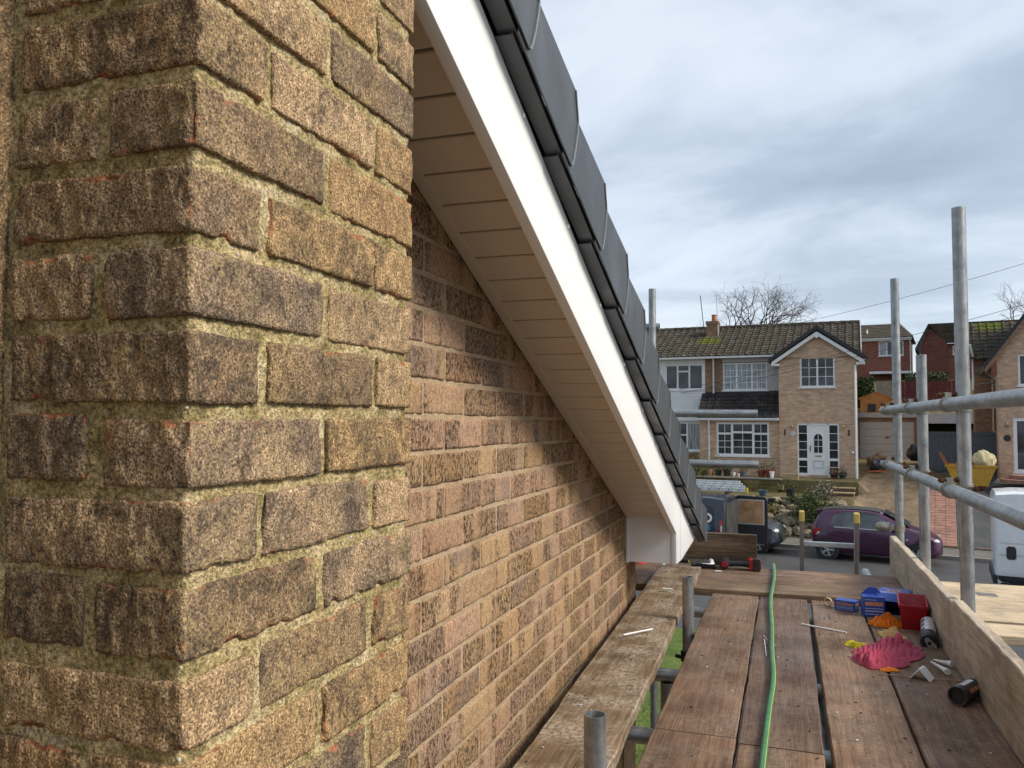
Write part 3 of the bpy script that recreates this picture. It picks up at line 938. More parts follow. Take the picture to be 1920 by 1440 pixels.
# ================================================================== THINGS ON THE PLATFORM
M_HOSE = pm('green_hose', (0.045, 0.215, 0.085), 0.42, var=0.2, scale=20, dirt=0.25)
mb = MB(); cp = [(-0.080, 5.02, TT + 0.0095), (-0.074, 4.80, TT + 0.010), (-0.071, 4.55, TT + 0.010), (-0.075, 4.30, TT + 0.011), (-0.080, 4.15, DK + 0.016), (-0.078, 3.95, DK + 0.0095), (-0.067, 3.6, DK + 0.0095), (-0.060, 3.2, DK + 0.0095), (-0.050, 2.86, DK + 0.0095), (-0.058, 2.55, DK + 0.0095), (-0.066, 2.15, DK + 0.0095), (-0.072, 1.7, DK + 0.010), (-0.10, 1.2, DK + 0.010), (-0.12, 0.6, DK + 0.010)]
pts = []
for i in range(len(cp) - 1):
    p0, p1, p2, p3 = [Vector(cp[min(max(i + j, 0), len(cp) - 1)]) for j in (-1, 0, 1, 2)]
    for s in range(7):
        t = s / 7
        pts.append(0.5 * ((2 * p1) + (-p0 + p2) * t + (2 * p0 - 5 * p1 + 4 * p2 - p3) * t * t + (-p0 + 3 * p1 - 3 * p2 + p3) * t ** 3))
pts.append(Vector(cp[-1]))
mb.tube(pts, 0.0095, 12)
hose = tag(mb.build('hose', M_HOSE, smooth=True), 'green garden hose with yellow stripe running along the deck boards', 'hose')
mb = MB(); mb.tube([p + Vector((0.0066, 0, 0.0060)) for p in pts], 0.0012, 6); mb.build('stripe', pm('yellow_stripe', (0.55, 0.55, 0.10), 0.5), hose, smooth=True)

M_BLUE = pm('blue_card', (0.022, 0.062, 0.30), 0.45, var=0.15, scale=30, dirt=0.12)
M_ORP = pm('orange_print', (0.62, 0.24, 0.06), 0.5, var=0.2, scale=60)
M_WHP = pm('pale_print', (0.45, 0.50, 0.66), 0.5, var=0.1)
M_CARD = pm('brown_card', (0.40, 0.30, 0.19), 0.9, var=0.15)


def carton(label, loc, rz, w, d, h, open_side=False, lean=(0, 0)):
    r = tag(empty('cardboard_box', loc, rz), label, 'box', 'blue cardboard boxes'); r.rotation_euler = (lean[0], lean[1], rz)
    t = 0.0022; mb = MB()
    mb.box(-w / 2, w / 2, -d / 2, d / 2, 0, t); mb.box(-w / 2, w / 2, -d / 2, d / 2, h - t, h)
    mb.box(-w / 2, -w / 2 + t, -d / 2, d / 2, t, h - t)
    mb.box(w / 2 - t, w / 2, -d / 2, d / 2, t, h - t) 
    mb.box(-w / 2 + t, w / 2 - t, d / 2 - t, d / 2, t, h - t)
    if not open_side:
        mb.box(-w / 2 + t, w / 2 - t, -d / 2, -d / 2 + t, t, h - t)
    mb.build('carton', M_BLUE, r)
    return r


def printed(r, w, d, h, front=True, side=True):
    """block lettering band and pale rules, printed proud by a hair"""
    e = 0.0006
    def lettering(mb, put, L):
        x = -L * 0.40; rnd_ = random.Random(int(L * 1e4))
        while x < L * 0.38:
            wd = L * rnd_.uniform(0.045, 0.085)
            put(mb, x, x + wd * 0.78, 0.56, 0.74); x += wd
    if front:
        mb = MB(); lettering(mb, lambda m, a, b, z0, z1: m.box(a, b, -d / 2 - e, -d / 2 - 0.0001, z0 * h, z1 * h), w); mb.build('print', M_ORP, r)
        mb = MB()
        for z0, z1 in ((0.40, 0.43), (0.26, 0.31), (0.12, 0.15), (0.84, 0.86)):
            mb.box(-w * 0.42, w * (0.42 if z0 < 0.8 else 0.1), -d / 2 - e, -d / 2 - 0.0001, z0 * h, z1 * h)
        mb.build('print', M_WHP, r)
    if side:
        mb = MB(); lettering(mb, lambda m, a, b, z0, z1: m.box(w / 2 + 0.0001, w / 2 + e, a, b, z0 * h, z1 * h), d); mb.build('print', M_ORP, r)
        mb = MB()
        for z0, z1 in ((0.38, 0.41), (0.2, 0.25)):
            mb.box(w / 2 + 0.0001, w / 2 + e, -d * 0.42, d * 0.42, z0 * h, z1 * h)
        mb.build('print', M_WHP, r)


r1 = carton('small closed blue cardboard box at the left of the group of boxes', (0.258, 4.075, DK + 0.001), R(-22), 0.092, 0.060, 0.046); printed(r1, 0.092, 0.060, 0.046)
r2 = carton('middle blue cardboard box standing upright, orange lettering facing the camera', (0.362, 3.995, DK + 0.002), R(3), 0.090, 0.075, 0.088, lean=(0, 0)); printed(r2, 0.090, 0.075, 0.088)
mb = MB(); mb.prism([(-0.045, 0.0), (0.045, 0.0), (0.020, 0.030), (-0.012, 0.032)], 0.03, 0.032, 'xz'); mb.build('flap', M_BLUE, r2, loc=(0, 0.0, 0.088))
r3 = carton('largest blue cardboard box lying open, tucked behind the red tub', (0.462, 4.085, DK + 0.002), R(-14), 0.135, 0.150, 0.096, open_side=True); 
mb = MB()
for x0, x1 in ((-0.03, -0.016), (-0.012, 0.004), (0.008, 0.024)):
    mb.box(x0, x1, -0.01, 0.02, 0.0961, 0.0967)
mb.build('print', M_ORP, r3)
mb = MB()
for y0 in (-0.055, -0.035, 0.045):
    mb.box(-0.055, 0.05, y0, y0 + 0.006, 0.0961, 0.0967)
mb.build('print', M_WHP, r3)
mb = MB(); mb.prism([(-0.0675, 0.0), (0.0675, 0.0), (0.060, -0.045), (-0.060, -0.045)], 0, 0.002, 'xy'); f1 = mb.build('flap', M_CARD, r3, loc=(0, -0.0755, 0.003)); f1.rotation_euler = (R(12), 0, 0)
mb = MB(); mb.prism([(-0.0675, 0.0), (0.0675, 0.0), (0.055, -0.05), (-0.05, -0.05)], 0, 0.002, 'xy'); f2 = mb.build('flap', M_BLUE, r3, loc=(0, -0.076, 0.094)); f2.rotation_euler = (R(28), 0, 0)

# red tub
tub = tag(empty('plastic_tub', (0.5035, 3.845, DK + 0.004), R(-5)), 'empty dark red square plastic tub beside the toe board', 'tub')
tub.rotation_euler = (R(5), 0, R(-5))
M_RED = pm('red_plastic', (0.36, 0.010, 0.020), 0.32, var=0.12, scale=16)
mb = MB(); wb, wt, ht, th = 0.042, 0.054, 0.110, 0.003
def ringq(w, d, z): return [(-w, -d, z), (w, -d, z), (w, d, z), (-w, d, z)]
mb.add(ringq(wb, wb * 1.6, 0) + ringq(wt, wt * 1.6, ht) + ringq(wt - th, wt * 1.6 - th, ht) + ringq(wb - th, wb * 1.6 - th, th),
       [(3, 2, 1, 0)] + [(i, (i + 1) % 4, 4 + (i + 1) % 4, 4 + i) for i in range(4)] + [(4 + i, 4 + (i + 1) % 4, 8 + (i + 1) % 4, 8 + i) for i in range(4)] + [(8 + i, 8 + (i + 1) % 4, 12 + (i + 1) % 4, 12 + i) for i in range(4)] + [(12, 13, 14, 15)])
mb.build('tub_body', M_RED, tub, bevel=0.003, smooth=True)
mb = MB(); a, b_ = wt + 0.003, wt * 1.6 + 0.003
mb.box(-a, a, -b_, -b_ + 0.0045, ht - 0.010, ht + 0.001); mb.box(-a, a, b_ - 0.0045, b_, ht - 0.010, ht + 0.001); mb.box(-a, -a + 0.0045, -b_ + 0.005, b_ - 0.005, ht - 0.010, ht + 0.001); mb.box(a - 0.0045, a, -b_ + 0.005, b_ - 0.005, ht - 0.010, ht + 0.001)
mb.build('rim', M_RED, tub, bevel=0.0012, smooth=True)


def cloth(label, loc, rz, sx, sy, h, seed, mat, nf=5.0, name='rag', fold=0.012):
    """crumpled rag: closed mound with sharp folds and ragged hem"""
    nr, nt = 64, 210; vs = []
    for i in range(nr + 1):
        r = (i / nr) ** 0.9
        for k in range(nt):
            t = 2 * math.pi * k / nt
            vs.append((r, t))
    A = np.array(vs); r = A[:, 0]; t = A[:, 1]
    hem = 1 + 0.20 * vnoise(np.stack([np.cos(t) * 2.1, np.sin(t) * 2.1, t * 0], 1), seed) + 0.08 * vnoise(np.stack([np.cos(t) * 7, np.sin(t) * 7, t * 0], 1), seed + 3)
    x = r * hem * np.cos(t); y = r * hem * np.sin(t)
    wob = 0.9 * fbm(np.stack([x * 1.3, y * 1.3, x * 0], 1), 2, seed + 7)
    Pn = np.stack([(x + wob) * nf, (y - wob) * nf * 0.42, x * 0 + seed], 1)
    ph = nf * (0.90 * x + 0.30 * y) * 3.14 + 11.0 * wob
    ridge = 1.5 * np.abs(np.sin(ph * 0.5)) ** 0.75 - 0.7 + 0.5 * vnoise(Pn * 0.6, seed + 11)
    ph2 = nf * 1.7 * (0.70 * x + 0.55 * y) * 3.14 - 14.0 * wob
    ridge2 = 1.5 * np.abs(np.sin(ph2 * 0.5)) ** 0.75 - 0.7
    low = fbm(np.stack([x * 1.4, y * 1.4, x * 0 + seed], 1), 2, seed + 2)
    env = np.clip(1 - r ** 2.6, 0, 1)
    z = env ** 0.7 * (0.48 + 0.42 * low) * h + (0.10 + 0.9 * env ** 0.5) * fold * (1.15 * ridge * np.clip(0.75 + 1.5 * low, 0.2, 1.5) + 0.42 * ridge2) * np.clip((1 - r) * 6 + 0.25, 0, 1)
    z = np.maximum(z, 0.0030)
    V = list(zip(x * sx / 2, y * sy / 2, z))
    fs = []
    for i in range(nr):
        for k in range(nt):
            k2 = (k + 1) % nt
            fs.append((i * nt + k, (i + 1) * nt + k, (i + 1) * nt + k2, i * nt + k2))
    b = len(V); V += [(p[0], p[1], 0.0004) for p in V[nr * nt:(nr + 1) * nt]]
    fs += [(nr * nt + k, b + k, b + (k + 1) % nt, nr * nt + (k + 1) % nt) for k in range(nt)]
    fs.append(tuple(b + k for k in range(nt - 1, -1, -1)))
    o = mesh_obj(name, V, fs, mat, smooth=True, loc=loc, rot=(0, 0, rz), sharp=60)
    return tag(o, label, 'rag', 'crumpled rags on the deck')


cloth('large crumpled pink cloth spread on the deck boards', (0.338, 3.330, DK + 0.0012), R(-28), 0.205, 0.40, 0.062, 5, mat_cloth('pink_cloth', (0.42, 0.058, 0.105)), 8.0, fold=0.0135)
cloth('crumpled orange cloth in front of the blue boxes and red tub', (0.412, 3.825, DK + 0.0012), R(-66), 0.095, 0.165, 0.046, 9, mat_cloth('orange_cloth', (0.70, 0.18, 0.015)), 4.6, fold=0.0105)
cloth('bright yellow rag corner showing left of the pink cloth', (0.248, 3.420, DK + 0.001), R(40), 0.060, 0.11, 0.032, 14, mat_cloth('yellow_cloth', (0.62, 0.50, 0.03)), 3.0, fold=0.006)
cloth('tan cloth lying behind the pink cloth', (0.400, 3.615, DK + 0.001), R(10), 0.095, 0.20, 0.050, 18, mat_cloth('tan_cloth', (0.56, 0.35, 0.13)), 3.0, fold=0.007)
cloth('little orange rag scrap poking out under the pink cloth', (0.330, 3.128, DK + 0.001), R(-80), 0.034, 0.062, 0.018, 22, mat_cloth('orange_scrap', (0.82, 0.25, 0.03)), 2.5, fold=0.003)

# dark canister on its side, mouth to the left
can = tag(empty('canister', (0.522, 2.870, DK + 0.0290)), 'black canister with white label lying on its side against the toe board', 'canister')
can.rotation_euler = (0, 0, R(-31)); can.scale = (0.82, 0.82, 0.82)
M_CAN = pm('dark_canister', (0.030, 0.031, 0.034), 0.35, var=0.2)
mb = MB(); mb.lathe([(0.0285, -0.078), (0.0350, -0.080), (0.0352, -0.066), (0.0335, -0.064), (0.0335, 0.066), (0.0352, 0.068), (0.0350, 0.080), (0.001, 0.080)], (0, 0, 0), 'y', 32); 
mb.f = [f for f in mb.f if not (len(f) == 32)]
mb.lathe([(0.0285, -0.078), (0.0280, -0.060), (0.0005, -0.058)], (0, 0, 0), 'y', 32)
mb.f = [f for f in mb.f if not (len(f) == 32)]
mb.build('can_body', M_CAN, can, smooth=True)
def wrap(mb, a0, a1, y0, y1, rad, n=10):
    vs = []; 
    for i in range(n + 1):
        t = a0 + (a1 - a0) * i / n
        for y in (y0, y1):
            vs.append((rad * math.sin(t), y, rad * math.cos(t)))
    mb.add(vs, [(2 * i, 2 * i + 1, 2 * i + 3, 2 * i + 2) for i in range(n)])
mb = MB(); wrap(mb, R(-62), R(14), -0.036, 0.058, 0.0342); mb.build('label', M_WHITE, can, smooth=True)
mb = MB()
for i in range(6):
    wrap(mb, R(-54 + i * 8), R(-51 + i * 8), -0.028, 0.020 + 0.02 * ((i * 7) % 3) / 2, 0.0345, 2)
mb.build('print', M_BLACK, can)
mb = MB()
for i in range(4):
    wrap(mb, R(48), R(74), -0.030 + i * 0.022, -0.014 + i * 0.022, 0.0342, 4)
mb.build('print', M_ORP, can)

# silver and black tool by the tub
tl = tag(empty('sanding_tool', (0.5285, 3.600, DK + 0.0345)), 'silver and black power tool leaning by the red tub and toe board', 'tool'); tl.rotation_euler = (R(10), 0, R(-7))
mb = MB(); mb.lathe([(0.020, 0.11), (0.0265, 0.10), (0.0275, 0.03), (0.0270, -0.03), (0.024, -0.035)], (0, 0, 0), 'y', 28); mb.build('tool_body', pm('silver_label', (0.58, 0.58, 0.57), 0.35, 0.3, dirt=0.2, scale=40), tl, smooth=True)
mb = MB(); mb.lathe([(0.026, -0.030), (0.033, -0.04), (0.034, -0.085), (0.030, -0.095), (0.012, -0.097)], (0, 0, 0), 'y', 28); mb.build('tool_head', M_BLACK, tl, smooth=True)
mb = MB(); pol = [(0.010 * math.cos(t), 0.010 * math.sin(t)) for t in np.linspace(math.pi / 2, 1.5 * math.pi, 8)] + [(0.03 + 0.015 * math.cos(t), 0.015 * math.sin(t)) for t in np.linspace(-math.pi / 2, math.pi / 2, 8)]
mb.prism([(a - 0.012, b) for a, b in pol], -0.1005, -0.0965, 'xz'); kp = mb.build('clamp_lever', pm('cast_metal', (0.52, 0.52, 0.52), 0.35, 0.5), tl); kp.rotation_euler = (0, R(55), 0)
mb = MB(); mb.lathe([(0.007, -0.105), (0.007, -0.1)], (0.0, 0, 0), 'y', 12); mb.build('bolt', M_BLACK, tl)
mb = MB()
for j in range(3):
    wrap(mb, R(-70), R(-30), -0.02 + 0.04 * j, -0.004 + 0.04 * j, 0.0279, 6)
mb.build('band', M_BLACK, tl)

# folded white trim
mb = MB(); mb.prism([(-0.032, 0.0), (-0.004, 0.036), (0.004, 0.036), (0.034, 0.0), (0.030, 0.0), (0.0, 0.0315), (-0.028, 0.0)], -0.026, 0.026, 'xz')
o = mb.build('corner_trim', M_PVC, loc=(0.428, 3.075, DK + 0.0008), rot=(0, 0, R(-24)), bevel=0.0006); tag(o, 'small folded white plastic corner trim standing like a tent by the pink cloth', 'trim')


def nozzle(label, loc, rz, L):
    r = tag(empty('sealant_nozzle', loc, rz), label, 'nozzle', 'white sealant nozzles')
    mb = MB(); mb.lathe([(0.0105, 0), (0.0105, 0.010), (0.0085, 0.012), (0.0048, L * 0.7), (0.0032, L)], (0, 0, 0), 'y', 16); mb.build('cone', M_WHITE, r, smooth=True)
    mb = MB(); mb.lathe([(0.0118, -0.004), (0.0118, 0.003), (0.0100, 0.004)], (0, 0, 0), 'y', 16); mb.build('collar', M_WHITE, r, smooth=True)
    return r


nozzle('white plastic sealant nozzle nearer the camera, beside the canister', (0.517, 3.145, DK + 0.0120), R(17), 0.112)
nozzle('slim white nozzle just behind the other nozzle, by the toe board', (0.545, 3.245, DK + 0.0120), R(52), 0.062)


def stick(label, a, b, r, mat, name='plastic_strip', flat=False):
    a = Vector(a); b = Vector(b); mb = MB()
    mid = (a + b) / 2 + Vector((0, 0, 0.0004))
    mb.tube([a, mid, b], r, 6)
    o = mb.build(name, mat); return tag(o, label, 'strip')


stick('long thin white plastic strip across the wide gap in the deck', (0.053, 3.703, DK + 0.0042), (0.226, 3.617, DK + 0.0042), 0.0036, M_WHITE)
stick('white plastic strip lying on the inner board beside the wall', (-0.600, 3.085, 2.7375), (-0.507, 3.205, 2.7390), 0.0034, M_WHITE)
stick('thin bent white offcut between hose and board gap', (-0.092, 3.399, DK + 0.002), (-0.079, 3.163, DK + 0.002), 0.0020, M_WHITE)
stick('tiny white offcut left of the hose, above the longer one', (-0.098, 3.47, DK + 0.0015), (-0.080, 3.40, DK + 0.0015), 0.0014, M_WHITE)
stick('thin rusty wire rod poking from under the white corner trim', (0.289, 3.068, DK + 0.0025), (0.545, 3.078, DK + 0.0025), 0.0016, pm('bare_rod', (0.40, 0.28, 0.20), 0.6, 0.2), 'wire_rod')

# paper tape ring
mb = MB(); mb.lathe([(0.0165, -0.009), (0.0195, -0.009), (0.0195, 0.009), (0.0165, 0.009)], (0, 0, 0), 'x', 28, closed=True)
o = mb.build('tape_ring', M_CARD, smooth=True, loc=(0.178, 4.128, DK + 0.0200), rot=(0, 0, R(74))); tag(o, 'empty brown cardboard tape ring left of the small blue box', 'tape ring')

# cordless drill on its side
M_REDP = pm('red_tool_plastic', (0.36, 0.012, 0.016), 0.4, var=0.12)
dr_ = tag(empty('cordless_drill', (-0.262, 4.842, TT + 0.034), R(2)), 'red and black cordless drill lying on its side at the end of the platform', 'drill')
mb = MB(); mb.lathe([(0.018, -0.045), (0.027, -0.040), (0.029, 0.0), (0.029, 0.05), (0.022, 0.06), (0.014, 0.085)], (-0.085, 0, 0), 'y', 24); mb.build('motor_housing', M_BLACK, dr_, smooth=True)
mb = MB(); mb.lathe([(0.004, -0.0475), (0.017, -0.047), (0.0195, -0.042)], (-0.085, 0, 0), 'y', 24); mb.build('end_cap', M_REDP, dr_, smooth=True)
mb = MB(); mb.tube([(-0.066, 0, -0.002), (-0.02, 0.002, 0.001), (0.03, 0, 0.0), (0.056, 0, -0.001)], [0.017, 0.0155, 0.016, 0.021], 14); mb.build('handle', M_BLACK, dr_, smooth=True)
mb = MB(); mb.box(0.050, 0.074, -0.036, 0.036, -0.030, 0.034); mb.build('foot', M_REDP, dr_, bevel=0.004)
mb = MB(); mb.box(0.0745, 0.112, -0.040, 0.040, -0.033, 0.036); mb.build('battery', M_BLACK, dr_, bevel=0.004)
mb = MB(); mb.box(0.112, 0.117, -0.03, 0.03, -0.026, 0.028); mb.build('battery_base', M_REDP, dr_, bevel=0.002)
mb = MB(); mb.box(-0.03, -0.012, 0.012, 0.024, -0.007, 0.007); mb.build('trigger', M_REDP, dr_, bevel=0.002)

# oscillating saw half hidden under the eaves box
sw = tag(empty('handsaw', (-0.620, 4.780, TT + 0.045), R(-4)), 'black handled saw lying at the end of the inner board under the eaves box', 'saw')
mb = MB(); mb.tube([(-0.06, 0, 0), (0.0, 0.004, 0.003), (0.075, 0, 0)], [0.016, 0.018, 0.014], 12); mb.build('handle', M_BLACK, sw, smooth=True)
mb = MB(); mb.prism([(0.07, -0.012), (0.20, -0.004), (0.20, 0.012), (0.07, 0.012)], -0.001, 0.001, 'xz'); mb.build('blade', M_STEEL, sw)
mb = MB(); mb.box(0.066, 0.080, -0.010, 0.010, -0.010, 0.004); mb.build('ferrule', pm('yellow_band', (0.6, 0.45, 0.08), 0.5), sw)
hl_ = tag(empty('hand_tool', (-0.452, 4.83, TT + 0.001), R(8)), 'black hand tool with crumpled white wrapper on top, left of the drill', 'tool')
mb = MB(); mb.box(-0.05, 0.055, -0.022, 0.022, 0.002, 0.026); mb.tube([(-0.05, 0, 0.014), (-0.085, 0.006, 0.012)], [0.011, 0.008], 10); mb.build('tool_body', M_BLACK, hl_, bevel=0.006, smooth=True)
w_ = cloth('crumpled white wrapper lying on the black hand tool', (-0.440, 4.83, TT + 0.0285), R(20), 0.080, 0.075, 0.034, 31, M_WHITE, 2.6, 'wrapper', fold=0.008); w_['category'] = 'wrapper'; del w_['group']
# scraps and dust
sc_spots = [((-0.375, 4.74, TT + 0.0012), 0.042, 0.014, 20, 'white plastic scrap in front of the drill'), ((-0.552, 3.935, 2.7405 + 0.0095), 0.052, 0.020, -8, 'white plastic scrap on the inner board near its far end'), ((-0.70, 4.86, TT + 0.0012), 0.02, 0.012, 50, 'tiny white scrap right beside the brick corner')]
for (loc, w, d, rz, lb) in sc_spots:
    mb = MB(); mb.prism([(-w / 2, -d / 2), (w / 2, -d / 2 * 0.7), (w / 2 * 0.9, d / 2), (-w / 2 * 0.92, d / 2)], 0, 0.004, 'xy'); o = mb.build('plastic_scrap', M_WHITE, loc=loc, rot=(0, 0, R(rz)), bevel=0.0008); tag(o, lb, 'scrap')
cloth('tiny red rag by the brick corner on the transverse boards', (-0.83, 4.845, TT + 0.001), 0, 0.06, 0.06, 0.02, 37, mat_cloth('red_rag', (0.5, 0.05, 0.06)), 2.0, fold=0.004)


def litter(name, label, mat, n, seed, size, dark=False):
    rr = random.Random(seed); mb = MB()
    for i in range(n):
        if rr.random() < 0.75:
            x, y, z = rr.uniform(-0.35, 0.54), 1.7 + 2.5 * rr.random(), DK + 0.0018
            if abs(x - 0.095) < 0.02 or abs(x + 0.137) < 0.012 or abs(x - 0.3275) < 0.012:
                continue
        else:
            y = rr.uniform(1.6, 4.5); x = -0.53 - (y - 1.7) * 0.0145 + rr.uniform(-0.09, 0.09); z = 2.686 + (y - 0.75) / 3.88 * 0.060 + 0.0020
        s = size * rr.uniform(0.5, 1.6); a = rr.uniform(0, 6.28); b = len(mb.v)
        mb.box(-s, s, -s * rr.uniform(0.25, 0.7), s * 0.4, 0, s * 0.5)
        mb.xf(Matrix.Translation((x, y, z)) @ Matrix.Rotation(a, 4, 'Z') @ Matrix.Rotation(rr.uniform(-0.4, 0.4), 4, 'X'), b)
    o = mb.build(name, mat); stuff(o); tag(o, label, 'litter'); return o


litter('plastic_shavings', 'white plastic shavings scattered over the deck boards', M_WHITE, 60, 3, 0.0024)
litter('dirt_crumbs', 'dark crumbs of dirt and bark scattered over the boards', pm('dark_crumb', (0.035, 0.022, 0.014), 0.95), 130, 8, 0.0030)

# ================================================================== THE STREET
FA = R(-9.6)                                  # the street and the houses opposite run this way
FO = Vector((1.211, 34.383, 0))
FD = Vector((math.cos(FA), math.sin(FA), 0)); FN = Vector((-math.sin(FA), math.cos(FA), 0))


def FW(u, v, z=0.0):
    p = FO + FD * u + FN * v
    return (p.x, p.y, z)


def interp(x, tab):
    for (a, b), (c, d) in zip(tab, tab[1:]):
        if x <= c:
            t = min(max((x - a) / (c - a), 0), 1)
            return b + (d - b) * t
    return tab[-1][1]


RZ = -0.40
DRIVE = [(-5.6, -0.28), (-1.5, 0.98), (1.5, 1.52), (5, 1.60), (9, 1.85), (15, 4.1), (20, 5.0), (28, 6.6), (36, 7.2), (80, 8.0), (400, 14)]
GARDEN = [(-5.6, -0.30), (-5.2, -0.05), (-3.4, 0.82), (-1.60, 0.88), (-1.50, 1.36), (0, 1.40), (9, 1.85), (15, 4.1), (20, 5.0), (28, 6.6), (36, 7.2), (80, 8.0), (400, 14)]


def gz(u, v):
    if v < -5.6:
        return -0.46 if v > -30 else -0.46
    b = min(max((u - 1.55) / 0.35, 0), 1)
    return interp(v, GARDEN) * (1 - b) + interp(v, DRIVE) * b


def sheet(name, us, vs, zf, mat, lift=0.0):
    V = [FW(u, v, zf(u, v) + lift) for u in us for v in vs]; n = len(vs)
    Fc = [(i * n + j, (i + 1) * n + j, (i + 1) * n + j + 1, i * n + j + 1) for i in range(len(us) - 1) for j in range(n - 1)]
    return mesh_obj(name, V, Fc, mat, smooth=True)


M_EARTH = mat_ground('rough_grass_ground', [(0.3, (0.070, 0.068, 0.022)), (0.5, (0.120, 0.098, 0.040)), (0.7, (0.165, 0.120, 0.065))], 2.2, 25)
us = [-900, -300, -100, -40, -20, -12, -8, -6] + [x * 0.5 for x in range(-10, 4)] + [1.55, 1.60, 1.75, 1.9, 2.4, 2.9, 3.4, 3.8] + [x * 0.5 for x in range(8, 20)] + [12, 16, 25, 60, 150, 400, 1000]
vs = [-400, -150, -60, -40, -20, -12, -7.5, -5.7, -5.6] + [-5.2, -4.8, -4.4, -4.0, -3.6, -3.2, -2.8, -2.4, -2.0, -1.60, -1.50, -1.2, -0.8, -0.4] + [0, 1.5, 3, 5, 7, 9, 11, 13, 15, 18, 20, 24, 28, 36, 60, 80, 150, 400, 1500]
struct(sheet('ground', us, vs, lambda u, v: gz(u, v) if v > -5.65 else -0.52, M_EARTH))
t = NT('asphalt'); p_ = t.pos()
c_ = t.ramp(t.noise(p_, 0.7, 6, 0.65), [(0.3, (0.042, 0.042, 0.043)), (0.7, (0.078, 0.077, 0.075))])
c_ = t.mix(1.0, c_, t.ramp(t.noise(p_, 120, 3, 0.7), [(0.3, 0.6), (0.7, 1.4)]), 'MULTIPLY')
M_ROAD = t.set(col=c_, rough=t.ramp(t.noise(p_, 0.9, 5), [(0.35, 0.42), (0.65, 0.75)]), normal=t.bump(t.noise(p_, 120, 3), 0.4, 0.008))
struct(sheet('road', [-200, -60, -30, -10, 0, 10, 30, 60, 200], [-40, -20, -16, -12, -7.34], lambda u, v: RZ, M_ROAD))
M_PAV = mat_ground('concrete_pavement', [(0.3, (0.105, 0.100, 0.088)), (0.7, (0.185, 0.175, 0.150))], 1.5, 60)
mb = MB()
for (u0, u1) in ((-120, 120),):
    mb.box(u0, u1, -7.20, -5.60, RZ - 0.1, RZ + 0.105)
pv = mb.build('pavement', M_PAV, loc=FW(0, 0, 0), rot=(0, 0, FA)); struct(pv)
kerb = empty('kerb', FW(0, 0, 0), FA); struct(kerb)
M_KERB = pm('concrete_kerb', (0.26, 0.245, 0.215), 0.9, var=0.2, dirt=0.4, scale=4)
mb = MB(); mb.box(-0.4565, 0.4565, -0.064, 0.064, -0.14, 0.115); kme = None
for i in range(-14, 14):
    if kme is None:
        o = mb.build('kerb_stone', M_KERB, kerb, bevel=0.012); kme = o.data
    else:
        o = obj_from('kerb_stone', kme, kerb)
    o.location = (i * 0.92, -7.268, RZ)
M_LAWN = mat_ground('lawn', [(0.30, (0.040, 0.070, 0.010)), (0.50, (0.080, 0.122, 0.018)), (0.70, (0.130, 0.150, 0.036))], 1.6, 30, fineamt=(0.5, 1.45))
V = [(-16, -6, GZ), (-0.75, -6, GZ), (-0.75, 15.6, GZ), (-16, 16.8, GZ)]
struct(mesh_obj('lawn', V, [(0, 1, 2, 3)], M_LAWN))
M_TARM = mat_ground('worn_tarmac', [(0.3, (0.060, 0.062, 0.062)), (0.7, (0.105, 0.105, 0.102))], 1.1, 90)
struct(mesh_obj('front_drive', [(-0.75, -6, GZ - 0.02), (12, -6, GZ - 0.02), (12, 14.4, GZ - 0.02), (-0.75, 15.6, GZ - 0.02)], [(0, 1, 2, 3)], mat_ground('black_tarmac', [(0.3, (0.026, 0.027, 0.028)), (0.7, (0.050, 0.050, 0.050))], 1.1, 90)))
# grass blades where the lawn shows between the boards
rr = random.Random(2); mb = MB()
for i in range(15000):
    x, y = rr.uniform(-3.4, -0.76), rr.uniform(3.2, 12.5)
    hgt = rr.uniform(0.02, 0.065); a = rr.uniform(0, 6.28); w = rr.uniform(0.0025, 0.005); lx, ly = rr.uniform(-0.03, 0.03), rr.uniform(-0.03, 0.03)
    dx, dy = math.cos(a) * w, math.sin(a) * w
    b = len(mb.v); mb.v += [(x - dx, y - dy, GZ), (x + dx, y + dy, GZ), (x + lx, y + ly, GZ + hgt)]; mb.f.append((b, b + 1, b + 2))
t = NT('grass_blade'); M_BLADE = t.set(col=t.ramp(t.noise(t.pos(), 6, 4), [(0.3, (0.036, 0.066, 0.010)), (0.5, (0.070, 0.115, 0.020)), (0.7, (0.130, 0.150, 0.042))]), rough=0.7)
o = mb.build('grass', M_BLADE); stuff(o); tag(o, 'green lawn grass seen through the gap between the boards', 'grass')

# driveways
M_DRV = mat_ground('gravelly_driveway', [(0.3, (0.110, 0.078, 0.048)), (0.5, (0.185, 0.132, 0.080)), (0.72, (0.260, 0.195, 0.125))], 2.4, 16, fineamt=(0.55, 1.4), bump=0.6)
vv = [v for v in vs if -5.6 <= v <= 9]
struct(sheet('driveway', [1.60, 1.75, 1.9, 2.4, 2.9, 3.4, 3.80], vv, gz, M_DRV, 0.03))
struct(sheet('tarmac_drive', [4.78, 5.5, 6.5, 8, 14], vv, lambda u, v: interp(v, DRIVE), M_TARM, 0.012))
bp = empty('brick_path', FW(0, 0, 0), FA); struct(bp)
M_SETT = pm('red_paving_brick', (0.29, 0.150, 0.110), 0.9, var=0.35, scale=3, dirt=0.3)
mb = MB(); mb.box(-0.156, 0.156, -0.102, 0.102, 0, 0.05); sme = None
for j in range(26):
    v = -5.45 + j * 0.21
    for i in range(3):
        z = interp(v, DRIVE); z2 = interp(v + 0.1, DRIVE)
        if sme is None:
            o = mb.build('brick', M_SETT, bp, bevel=0.008); sme = o.data
        else:
            o = obj_from('brick', sme, bp)
        o.location = (3.97 + i * 0.318, v, z - 0.015 + random.uniform(0, 0.006)); o.rotation_euler = (math.atan2(z2 - z, 0.1), 0, 0)
